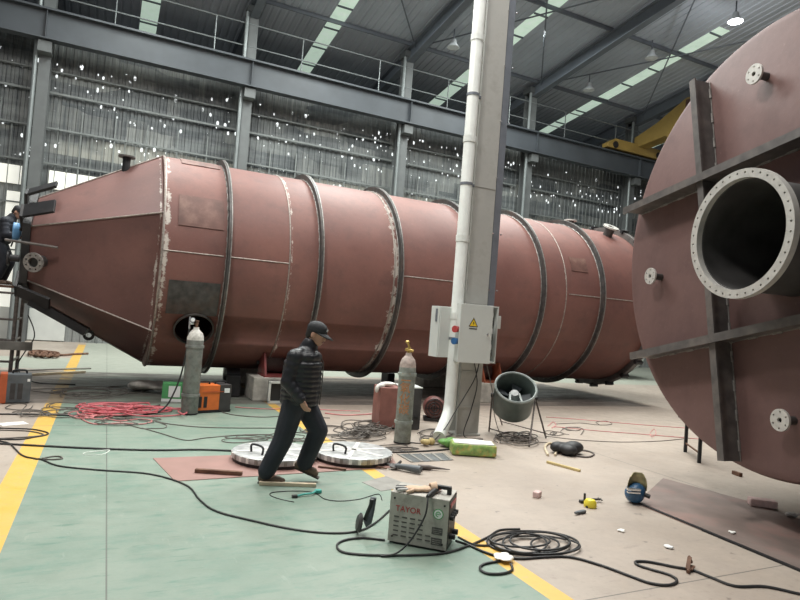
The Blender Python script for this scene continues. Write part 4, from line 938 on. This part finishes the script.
MB().prism([(-.08, -.012), (.02, -.02), (.08, -.015), (.08, .015), (.02, .02), (-.08, .012)], .012, .03).build('handle', M['grey_mach'], tg, bevel=.003); MB().box((.03, 0, .007), (.09, .03, .012)).build('bristles', M['black'], tg)
gr2 = thing('angle_grinder', 'grey and black angle grinder lying on the floor right of the right cover', 'grinder', floor_at(408, 472), R(-48))
MB().tube([(-.16, 0, .045), (-.05, 0, .05), (.10, 0, .05), (.15, 0, .05)], [.028, .034, .042, .040], 14).build('motor_body', M['grey_mach'], gr2, smooth=True)
MB().lathe([(.001, 0), (.06, 0), (.06, .012), (.03, .03), (.001, .03)], (-.18, 0, .03), (.2, 0, 1), 24).build('disc_guard', M['steel_dark'], gr2, smooth=.5)
MB().cyl((-.14, 0, .06), (-.15, .13, .07), .016, seg=10).build('side_handle', M['black'], gr2)
wr = thing('torch_handle', 'dark gas torch tube with bent end lying beside the grey grinder', 'torch', floor_at(388, 466), R(-35))
MB().tube(catmull([Vector(p) for p in ((-.18, .02, .02), (-.1, .0, .02), (.05, .0, .02), (.20, .03, .02))], 5), .017, 8).build('tube', M['dark_mach'], wr, smooth=True); MB().tube([(-.18, .02, .02), (-.16, -.14, .02), (.02, -.20, .02)], .010, 6).build('bent_rod', M['rust'], wr)
dr_ = thing('drill', 'dark hand drill lying right of the grey grinder with a pointed bit', 'drill', floor_at(428, 470), R(-22))
MB().tube([(-.12, 0, .03), (.02, 0, .03), (.06, 0, .03), (.18, 0, .025), (.26, 0, .02)], [.03, .028, .018, .010, .004], 10).build('body', M['leg_paint'], dr_, smooth=True); MB().bar((-.08, 0, .02), (-.10, -.12, .02), .03, .03).build('grip', M['black'], dr_)
rb = thing('plastic_tie', 'teal plastic strap end on the green floor below the batten', 'strap', floor_at(308, 496), R(-2))
MB().tube(catmull([Vector(p) for p in ((-.12, -.03, .015), (-.04, .0, .02), (.04, .0, .025), (.09, .05, .03), (.13, .07, .02))], 5), [.010]*21, 7).build('strap', M['teal'], rb, smooth=True); MB().box((.12, .07, .02), (.06, .05, .03)).build('buckle', M['teal'], rb, bevel=.005); MB().box((-.14, -.035, .014), (.05, .03, .026)).build('plug', M['dark_mach'], rb)
# square black block and small valve under the vessel
bar_thing('steel_block', (384, 383), (391, 383), .35, .28, 'black_paint', 'square black steel block on the far floor under the vessel', 'block')
vw = thing('hand_valve', 'small dark spoked valve wheel lying on the far floor behind the downpipe', 'valve', floor_at(433, 379), 0)
for k in range(6): q = pi*k/3; MB().bar((0, 0, .18), (.26*cos(q), -.03, .18+.17*sin(q)), .05, .05).build('spoke', M['rust'], vw)
MB().ell((0, 0, .18), .07).build('hub', M['rust'], vw, smooth=True); MB().box((0, .02, .02), (.25, .2, .04)).build('base', M['rust'], vw)

# ================================================================== CABLES AND HOSES
K = M['cable']
cable('cable', [(-60, 441), (0, 443.5), (47, 446), (100, 448.5), (155, 450), (200, 449.5), (245, 451), (300, 451), (345, 450), (395, 452), (440, 450), (462, 447)], 0.0116, K, 'thick straight black cable crossing the green floor behind the pink plate', 'cable')
cable('cable', [(-30, 436), (0, 441), (10, 444), (22, 455), (35, 458.5), (42, 459.5), (60, 466), (100, 470), (150, 474), (186, 485), (200, 500), (216, 511), (250, 520), (292, 529), (330, 533), (358, 531), (375, 523), (390, 510)], 0.0082, K, 'black cable curving from the left edge over the green floor to the grey welder', 'cable')
cable('cable', [(385, 540), (362, 538), (345, 540), (337, 545), (343, 552), (370, 555), (410, 555), (445, 553), (470, 545), (488, 537), (500, 530), (520, 529)], 0.0088, K, 'black cable looping in front of the grey welder to the coil', 'cable')
def ring_px(cx_, cy_, rx, ry, n=14, a0=0, tilt=0): return [(cx_+rx*cos(a0+2*pi*k/n), cy_+ry*sin(a0+2*pi*k/n)+tilt*rx*cos(a0+2*pi*k/n)) for k in range(n)]
for i, (a, b, c, d, h) in enumerate(((533, 543, 46, 12, 0), (530, 542, 40, 11, .012), (537, 545, 43, 9, .018), (525, 543, 22, 10, .024), (545, 544, 14, 6.5, .02), (520, 540, 30, 7, .03), (540, 541, 30, 9, .034))):
    cable('cable', [(x, y, h) for x, y in ring_px(a, b, c, d, 14, i*.6, .03)], .0085, K, 'black cable turn of the coil lying across the yellow line', 'cable', 'coil of black cable on the yellow line', True)
cable('cable', [(456, 541, .05), (468, 545), (482, 551), (498, 556), (520, 558.5), (545, 557), (570, 557), (600, 565), (630, 576), (650, 583), (668, 585), (677, 581), (670, 575), (650, 569), (638, 565), (636, 561.5), (650, 562), (675, 567), (692, 570), (710, 577), (735, 586), (765, 586.5), (800, 594), (840, 602)], 0.0102, K, 'long black cable winding from the coil to the lower right corner', 'cable')
cable('cable', [(500, 561), (484, 564), (480, 569), (488, 573.5), (503, 573.5), (512, 570), (511, 564)], 0.0095, K, 'small black cable loop below the cream rag', 'cable')
cable('cable', [(458, 537, .04), (475, 545), (492, 545.5)], 0.0088, K, 'short black lead from the right end of the grey welder', 'cable')
gcl = thing('ground_clamp', 'rusty welding ground clamp on the cable at lower right', 'clamp', floor_at(690, 570), R(30))
for s in (-1, 1): MB().bar((-.05, .01*s, .02), (.05, .014*s, .05+.03*s), .03, .012).build('jaw', M['rust'], gcl)
MB().cap((.04, .0, .05), (.075, .02, .075), .012, .010).build('handle', M['rust'], gcl, smooth=True); MB().cyl((-.1, 0, .016), (.0, 0, .02), .014, seg=10).build('lug', M['rust'], gcl)
cable('cable', [(382, 500), (378, 494), (360, 499), (340, 501), (325, 499), (315, 493), (300, 491), (275, 492), (270, 495), (280, 499), (294, 502)], 0.0041, K, 'thin dark wire looping from the welder to the teal strap', 'wire')
cable('cable', [(-40, 426), (0, 428), (30, 429), (46, 432), (47, 434.5), (35, 437), (15, 439.5), (-30, 438)], 0.0088, K, 'dark cable loop crossing the yellow line at the left edge', 'cable')
cable('cable', [(-40, 429), (0, 430), (28, 431), (43, 434), (38, 436), (10, 438), (-40, 440)], 0.0082, M['cable_grey'], 'dusty grey cable inside the dark loop at the left edge', 'cable')
cable('cable', [(42, 458.5), (52, 456.5), (60, 456.5), (62, 458.5), (52, 459.5), (44, 459)], 0.0082, M['cable_grey'], 'small flat cable loop beside the left yellow line', 'cable')
cable('cable', [(-40, 413), (0, 414), (30, 414), (60, 415), (80, 415), (110, 413), (135, 409), (160, 405)], 0.0122, K, 'dark cable running along the floor past the left welder', 'cable')
# painted chalk outline
o = MB().tube([floor_at(x, y, .002)-floor_at(97, 453, 0) for x, y in catmull([Vector((a, b, 0)) for a, b in ((84, 453), (96, 451.5), (108, 450), (110, 449.7), (106, 452.5), (98, 455), (88, 455))], 4, True) and [(p.x, p.y) for p in catmull([Vector((a, b, 0)) for a, b in ((84, 453), (96, 451.5), (109, 450), (106, 453), (98, 455), (86, 455))], 5, True)]], .006, 5, True).build('chalk_mark', M['paint_white']); o.location = floor_at(97, 453, 0); tag(o, 'white chalk outline drawn on the green floor near the pink plate', 'floor mark')
rnd = random.Random(11)
def tangle(cx_, cy_, w_, h_, n, r, m, label, cat, group, hmax=.08):
    for i in range(n):
        pts = []; x = cx_+rnd.uniform(-.7, .7)*w_; y = cy_+rnd.uniform(-.6, .6)*h_; a = rnd.uniform(0, 6.28); k = rnd.randint(7, 11); rr = rnd.uniform(.25, .6)
        for j in range(k):
            q = a+j*2*pi/6.5; pts.append((x+w_*rr*cos(q)+j*rnd.uniform(-.03, .05)*w_, y+h_*rr*sin(q), rnd.uniform(0, hmax)*(.3+.7*i/n)))
        cable('hose' if 'hose' in label else 'cable', pts, r, m, label, cat, group, False, 5)
tangle(125, 409, 48, 7, 15, 0.0106, M['red_hose'], 'red hose in the tangled heap on the floor left of the gauge cylinder', 'hose', 'tangled red hoses', .10)
tangle(95, 414, 22, 5, 7, 0.0092, M['pink_hose'], 'faded red hose at the left end of the tangled red heap', 'hose', 'faded hoses left of the red heap', .05)
tangle(45, 409, 45, 9, 7, 0.0073, M['cable_grey'], 'dusty dark cable strewn on the floor right of the left welder', 'cable', 'cables strewn right of the left welder', .03)
tangle(90, 392, 60, 7, 6, 0.0079, M['cable_grey'], 'dusty dark cable on the darkened floor under the vessel reducer', 'cable', 'cables under the vessel reducer', .03)
tangle(370, 429, 28, 9, 14, 0.0086, M['cable_grey'], 'grey cable in the knotted heap left of the lettered gas cylinder', 'cable', 'knotted cables left of the lettered cylinder', .14)
tangle(345, 433, 40, 9, 7, 0.0073, M['cable_grey'], 'loose grey cable lying between the worker and the lettered gas cylinder', 'cable', 'loose cables right of the worker', .03)
tangle(515, 437, 26, 8, 9, 0.0086, M['cable_grey'], 'dusty cable lying under the drum fan', 'cable', 'cables under the drum fan', .06)
tangle(430, 436, 22, 8, 5, 0.0079, M['cable_grey'], 'dusty cable around the foot of the downpipe', 'cable', 'cables around the downpipe foot', .04)
tangle(300, 443, 36, 6, 5, 0.0059, M['cable_grey'], 'thin grey cable loop on the floor behind the worker\'s legs', 'cable', 'thin cables behind the worker\'s legs', .02)
tangle(560, 432, 22, 7, 4, .006, M['cable_grey'], 'thin dusty cable strewn on the beige floor right of the fan legs', 'cable', 'thin cables right of the fan', .02)
tangle(395, 449, 36, 4, 4, .007, M['cable_grey'], 'thin cable lying in front of the lettered gas cylinder', 'cable', 'thin cables in front of the lettered cylinder', .02)
tangle(265, 437, 45, 6, 4, .006, M['cable_grey'], 'thin cable looping over the pale green floor left of the worker', 'cable', 'thin cables left of the worker', .02)
tangle(130, 420, 45, 6, 4, .006, M['cable_grey'], 'thin dark cable under the front edge of the tangled red heap', 'cable', 'thin cables in front of the red heap', .02)
cable('hose', [(78, 413), (82, 419), (95, 424), (120, 423), (142, 424), (152, 421), (140, 419), (120, 421), (104, 418)], 0.0088, M['pink_hose'], 'single red hose loop in front of the tangled red heap', 'hose')
cable('cable', [(120, 422), (140, 428), (150, 428.5), (164, 428), (166, 425), (155, 421), (170, 424), (200, 427), (240, 428), (290, 428)], 0.0068, M['cable_grey'], 'dark thin cable running right from the red heap to behind the worker', 'cable')
cable('cable', [(142, 428), (160, 433), (185, 440), (205, 438), (240, 435), (265, 437), (285, 438)], 0.0068, M['cable_grey'], 'thin cable curving in front of the gauge cylinder towards the worker', 'cable')
cable('cable', [(190, 328, 0)] and [(176, 408), (165, 411), (150, 414), (128, 416), (105, 416)], 0.0082, K, 'black gas hose end on the floor beside the gauge cylinder', 'hose')
hs = [Vector((-.105, 0, 1.33)), Vector((-.13, -.02, .9)), Vector((-.2, -.03, .5)), Vector((-.33, -.05, .16)), Vector((-.48, -.08, .03))]
MB().tube(catmull(hs, 6), .013, 7).build('gas_hose', K, g1, smooth=True)
RH = M['pink_hose']
cable('hose', [(546, 417), (575, 419), (610, 422), (645, 425), (700, 429)], 0.0068, RH, 'upper of the straight red hoses across the beige floor right of the fan', 'hose')
cable('hose', [(548, 426), (553, 422), (556, 425), (552, 428), (558, 427), (600, 431), (640, 434), (700, 439)], 0.0068, RH, 'lower red hose with a small loop across the beige floor', 'hose')
cable('hose', [(555, 424), (580, 423), (600, 425), (612, 424), (606, 421), (596, 422), (600, 425)], 0.0061, M['cable_grey'], 'short dark cable with an eye between the red hoses', 'cable')
cable('hose', [(650, 433), (654, 429), (656, 433), (652, 437), (650, 434)], 0.0054, RH, 'tiny red hose loop near the right vessel trestle', 'hose')
cable('cable', [(545, 436), (580, 440), (620, 442), (660, 441), (690, 438)], 0.0061, M['cable_grey'], 'thin grey cable on the beige floor below the red hoses', 'cable')
cable('hose', [(325, 413), (345, 415), (370, 414), (395, 412)], 0.0109, RH, 'red hose running from behind the worker to the red welding machine', 'hose')
cable('hose', [(235, 407), (270, 409), (300, 408), (330, 410), (360, 411)], 0.0082, M['pink_hose'], 'thin red hose on the floor right of the orange welder', 'hose')
cable('cable', [(222, 412), (235, 415), (262, 417), (290, 416), (330, 418)], 0.0082, M['cable_grey'], 'power lead of the orange welder trailing right on the floor', 'cable')
def air_cable(pts, r, m, label, cat, name='cable'):
    o0 = Vector(pts[0]); o = MB().tube(catmull([Vector(p)-o0 for p in pts], 6), r, 7).build(name, m, None, smooth=True); o.location = o0; return tag(o, label, cat)
air_cable([(5.26, 7.90, 1.14), (5.20, 7.9, .9), (5.0, 7.85, .62), (4.75, 7.7, .40), (4.55, 7.6, .2), (4.3, 7.55, .02), (4.0, 7.6, .015)], 0.0082, K, 'black cable hanging from the main cabinet across the downpipe to the floor', 'cable')
air_cable([(5.22, 7.97, 1.14), (5.30, 7.97, .8), (5.22, 7.97, .4), (5.10, 7.93, .02), (5.3, 7.7, .015)], 0.0082, K, 'black cable hanging straight down the front of the steel column', 'cable')
air_cable([(5.40, 7.9, 1.14), (5.55, 7.9, .7), (5.60, 7.85, .3), (5.70, 7.7, .02), (6.0, 7.45, .015), (6.4, 7.35, .015)], 0.0068, M['cable_grey'], 'grey cable hanging from the right side of the main cabinet to the fan', 'cable')
air_cable([(-1.33, 13.6, 1.25), (-1.22, 13.6, 1.0), (-1.20, 13.6, .8), (-1.32, 13.55, .55), (-1.4, 13.4, .25), (-1.1, 13.2, .02), (-.4, 13.0, .015)], 0.0109, K, 'black cable hanging from the scaffold down to the floor', 'cable')

# ================================================================== SCAFFOLD AT THE LEFT EDGE
sc = thing('scaffold', 'rusty tube scaffold with a plank at the left edge beside the vessel mouth', 'scaffold', (-1.95, 14.0, 0))
for x in (-.95, .42):
    for y in (-.45, .5): MB().cyl((x, y, 0), (x, y, 1.74), .035, seg=10).build('post', M['leg_paint'], sc, smooth=True)
for z in (.35, .75, 1.15, 1.65):
    for x in (-.95, .42): MB().cyl((x, -.45, z), (x, .5, z), .022, seg=8).build('rung', M['leg_paint'], sc)
    for y in (-.45,): MB().cyl((-.95, y, z), (.42, y, z), .022, seg=8).build('rung', M['leg_paint'], sc)
MB().box((-.25, .02, 1.77), (1.7, .85, .05)).build('deck', M['rust'], sc); MB().box((.1, -.52, .66), (1.3, .06, .16)).build('plank', M['grey_plate'], sc)

# ================================================================== PEOPLE
def hand(mb, wrist, tip_dir, palm_n, s=1.0, curl=.6):
    w0 = Vector(wrist); d = Vector(tip_dir).normalized(); n = Vector(palm_n).normalized(); a = d.cross(n).normalized()
    mb.cap(w0, w0+d*.03*s, .026*s, .030*s, 8)
    for k in range(4):
        o = (k-1.5)*.020*s; L = (.074, .084, .078, .062)[k]*s
        b = w0+d*.075*s+a*o; mb.cap(w0+d*.03*s+a*o*.8, b, .0155*s, .0125*s, 8)
        c = b+(d*cos(curl*.6)+n*sin(curl*.6))*L*.5; mb.cap(b, c, .0115*s, .0100*s, 8)
        e = c+(d*cos(curl*1.5)+n*sin(curl*1.5))*L*.5; mb.cap(c, e, .0100*s, .0085*s, 8)
    t0 = w0+d*.03*s+a*(-.028*s); t1 = t0+(d*.6-a*.55+n*.3).normalized()*.040*s; mb.cap(w0+d*.015*s-a*.012*s, t0, .016*s, .0145*s, 8); mb.cap(t0, t1, .0135*s, .0115*s, 8); mb.cap(t1, t1+(d*.9+n*.4).normalized()*.028*s, .0115*s, .009*s, 8)
def person(label, loc, rz, J, jm, tm_, cm, show_hand=(True, True)):
    V = {k: Vector(v) for k, v in J.items()}
    t = thing('person', label, 'person', loc, rz)
    hc = V['head']; fw = V['face'].normalized(); up = V['up'].normalized(); sd = up.cross(fw).normalized()
    rot = Matrix((fw, sd, up)).transposed()
    def H(x, y, z): return hc+fw*x+sd*y+up*z
    b = MB().ell(hc+up*.02, (.100, .078, .105), rot).ell(H(.018, 0, -.055), (.072, .058, .070), rot).ell(H(.055, 0, -.085), (.035, .038, .032), rot)
    b.ell(H(.098, 0, -.030), (.022, .015, .026), rot).ell(H(.106, 0, -.042), (.016, .017, .012), rot).ell(H(.075, .0, -.075), (.028, .028, .012), rot)
    for s in (-1, 1): b.ell(H(-.005, s*.078, -.02), (.022, .012, .034), rot)
    b.cap(V['neck'], H(-.02, 0, -.05), .062, .055); b.cap(V['pelvis'], V['chest'], .12, .13); b.cap(V['chest'], V['neck'], .11, .06)
    for s in 'RL':
        b.cap(V['sh'+s], V['el'+s], .048, .040); b.cap(V['el'+s], V['wr'+s], .040, .027)
        b.cap(V['chest'], V['sh'+s], .09, .055)
        b.cap(V['hip'+s], V['kn'+s], .075, .052); b.cap(V['kn'+s], V['an'+s], .052, .038); b.cap(V['an'+s], V['toe'+s]*.7+V['an'+s]*.3, .035, .03)
        hd = V.get('hd'+s, V['wr'+s]-V['el'+s]); hand(b, V['wr'+s]+(V['wr'+s]-V['el'+s]).normalized()*.01, hd, V.get('pn'+s, Vector((.3, .9 if s == 'R' else -.9, 0))), 1.0)
    body = soft(b, 'body', M['skin'], t, .0075, 2)
    for s in (-1, 1):
        MB().ell(H(.086, s*.032, -.008), (.009, .012, .007), rot).build('eye', M['white_label'], body, smooth=True)
        MB().ell(H(.0925, s*.033, -.008), (.004, .006, .006), rot).build('iris', M['ink'], body, smooth=True)
        MB().cap(H(.094, s*.018, .012), H(.088, s*.048, .012), .005, .004).build('eyebrow', M['hair'], body, smooth=True)
    MB().cap(H(.098, -.018, -.070), H(.098, .018, -.070), .004).build('mouth', M['roller_red'], body, smooth=True)
    soft(MB().ell(H(-.022, 0, .018), (.092, .084, .10), rot).ell(H(-.06, 0, -.03), (.05, .066, .05), rot), 'hair', M['hair'], t, .009, 3)
    # cap with a curved peak
    c = soft(MB().ell(H(-.004, 0, .052), (.112, .092, .078), rot).ell(H(.0, 0, .032), (.113, .093, .05), rot), 'cap', M[cm], t, .008, 4)
    vs = []; n = 10
    for i in range(n+1):
        q = R(-70+140*i/n)
        for k in range(4):
            rr = 1+.95*k/3*cos(q)**.8 if cos(q) > 0 else 1
            vs.append(H(.102*cos(q)*rr, .088*sin(q), .030-.014*k*cos(q)-.012*abs(sin(q))))
    o = MB().add(vs, [(i*4+j, i*4+j+1, (i+1)*4+j+1, (i+1)*4+j) for i in range(n) for j in range(3)]).build('peak', M[cm], None, smooth=True)
    m_ = o.modifiers.new('t', 'SOLIDIFY'); m_.thickness = .006; bake(o); o.parent = c
    MB().box(H(.108, -.005, .062), (.006, .030, .022), rot).build('badge', M['glove'], c); MB().ell(H(-.004, 0, .130), (.009, .009, .006), rot).build('button', M[cm], c)
    # padded jacket: torso rolls and sleeves, sewn as one garment
    j = MB(); hips = V['hem']; ch = V['chest']; N_ = 9
    spine = [hips, hips.lerp(ch, .5)+Vector((.0, 0, 0)), ch, V['neck']-Vector((0, 0, .05))]
    for k in range(N_):
        f_ = k/(N_-1); c0 = hips.lerp(ch, f_)
        j.ell(c0, (V['jd'].x*(1.0-.06*abs(f_-.5)), V['jd'].y*(.96+.08*f_), .066))
    j.ell(ch.lerp(V['neck'], .45), (V['jd'].x*.82, V['jd'].y*.95, .09)); j.ell(ch.lerp(V['neck'], .75), (.11, .13, .07))
    j.cap(ch.lerp(V['neck'], .8), V['neck']+(hc-V['neck'])*.18, .098, .088)
    for s in 'RL':
        A, E, Wp = V['sh'+s], V['el'+s], V['wr'+s]
        j.cap(ch.lerp(V['neck'], .5), A, .10, .092)
        for k in range(4): j.ell(A.lerp(E, k/3.2), .086-.006*k)
        for k in range(4): j.ell(E.lerp(Wp, k/3.3), .072-.005*k)
        j.cap(A, E, .076, .066); j.cap(E, Wp, .064, .050)
    jk = soft(j, 'jacket', M[jm], t, .010, 3)
    fx = V['jd'].x
    mbz = MB(); mbz.tube([hips+Vector((fx*.99, -.01, -.02)), hips.lerp(ch, .5)+Vector((fx*1.01, -.01, 0)), ch+Vector((fx*.99, -.01, .02)), V['neck']+Vector((.085, -.01, 0))], .006, 6); mbz.build('zip', M['steel_dark'], jk)
    for s in 'RL': MB().lathe([(.040, -.012), (.053, -.012), (.053, .012), (.040, .012)], V['wr'+s], V['wr'+s]-V['el'+s], 16, True).build('cuff', M[jm], jk, smooth=.5)
    p = MB().cap(V['pelvis'], V['pelvis']+Vector((0, 0, .06)), .145, .14)
    for s in 'RL':
        Hp, Kn, An = V['hip'+s], V['kn'+s], V['an'+s]
        p.cap(V['pelvis'], Hp, .14, .125).cap(Hp, Kn, .125, .102).cap(Kn, An.lerp(Kn, .06), .102, .088)
    soft(p, 'trousers', M[tm_], t, .011, 4)
    for s in 'RL':
        An, To = V['an'+s], V['toe'+s]; He = V['heel'+s]
        d = (To-He).normalized(); dn = (He.lerp(To, .4)-An); q = MB().cap(He+d*.03+Vector((0, 0, .045)), To-d*.045+Vector((0, 0, .036)), .040, .034).ell(He.lerp(To, .62)+Vector((0, 0, .05)), (.075, .042, .035)).cap(An, He+d*.06+Vector((0, 0, .055)), .048, .045)
        soft(q, 'shoe', M['shoe'], t, .008, 3)
        MB().bar(He-Vector((0, 0, -.008)), To-Vector((0, 0, -.008)), .075, .018).build('sole', M['sole'], t, bevel=.005)
    return t
person('person in black padded jacket and cap walking past the round covers on the green floor', (1.80, 6.06, 0), -YAW, dict(
    pelvis=(.055, 0, .83), chest=(.075, 0, 1.22), neck=(.115, 0, 1.385), head=(.185, 0, 1.535), face=(.93, -.22, -.22), up=(.22, 0, .97),
    shR=(.015, -.165, 1.285), elR=(-.035, -.215, 1.045), wrR=(.115, -.225, .885), hdR=(.45, .05, -.9), pnR=(.5, .8, .3),
    shL=(.09, .17, 1.315), elL=(.10, .23, 1.05), wrL=(.13, .22, .80), hdL=(.1, 0, -.99), pnL=(.3, -.9, .2),
    hipR=(.03, -.085, .82), knR=(-.055, -.10, .44), anR=(-.20, -.10, .10), heelR=(-.265, -.10, .0), toeR=(.02, -.11, .0),
    hipL=(.095, .085, .82), knL=(.275, .09, .53), anL=(.155, .09, .17), heelL=(.065, .09, .125), toeL=(.32, .09, .03),
    hem=(.065, 0, .83), jd=(.212, .225, 0)), 'jacket', 'trousers', 'cap')
person('person in dark jacket and cap stooping on the scaffold to weld the vessel mouth', (-1.88, 13.75, 1.80), -.15, dict(
    pelvis=(-.05, 0, .78), chest=(.05, 0, 1.14), neck=(.12, 0, 1.28), head=(.22, 0, 1.41), face=(.85, -.15, -.5), up=(.45, 0, .88),
    shR=(.07, -.18, 1.20), elR=(.12, -.24, .95), wrR=(.33, -.18, .93), hdR=(.9, .1, -.1), pnR=(0, .5, -.8),
    shL=(.09, .17, 1.20), elL=(.20, .2, .98), wrL=(.36, .10, .98), hdL=(.9, -.1, -.1), pnL=(0, -.5, -.8),
    hipR=(-.05, -.09, .78), knR=(.10, -.10, .44), anR=(-.02, -.10, .09), heelR=(-.08, -.10, .0), toeR=(.18, -.11, .0),
    hipL=(-.05, .09, .78), knL=(.12, .1, .44), anL=(.02, .1, .09), heelL=(-.04, .1, .0), toeL=(.22, .11, .0),
    hem=(-.02, 0, .82), jd=(.165, .21, 0)), 'trousers', 'trousers', 'cap')
mk = thing('welding_mask', 'light blue hand-held welding mask in the hand of the person on the scaffold', 'welding mask', (-1.66, 13.40, 2.80), R(-20))
vs = []; n = 10
for i in range(n+1):
    q = R(-75+150*i/n)
    for k, (rr, zz) in enumerate(((.075, -.17), (.11, -.08), (.125, .05), (.10, .17))): vs.append((rr*cos(q), rr*1.05*sin(q), zz))
o = MB().add(vs, [(i*4+j, i*4+j+1, (i+1)*4+j+1, (i+1)*4+j) for i in range(n) for j in range(3)]).build('shield', M['skyblue'], None, smooth=True); md = o.modifiers.new('t', 'SOLIDIFY'); md.thickness = .008; bake(o); o.parent = mk
MB().box((.125, 0, .06), (.02, .11, .06)).build('lens', M['ink'], mk); MB().cyl((.0, 0, -.16), (-.03, 0, -.28), .014, seg=10).build('handle', M['black'], mk)
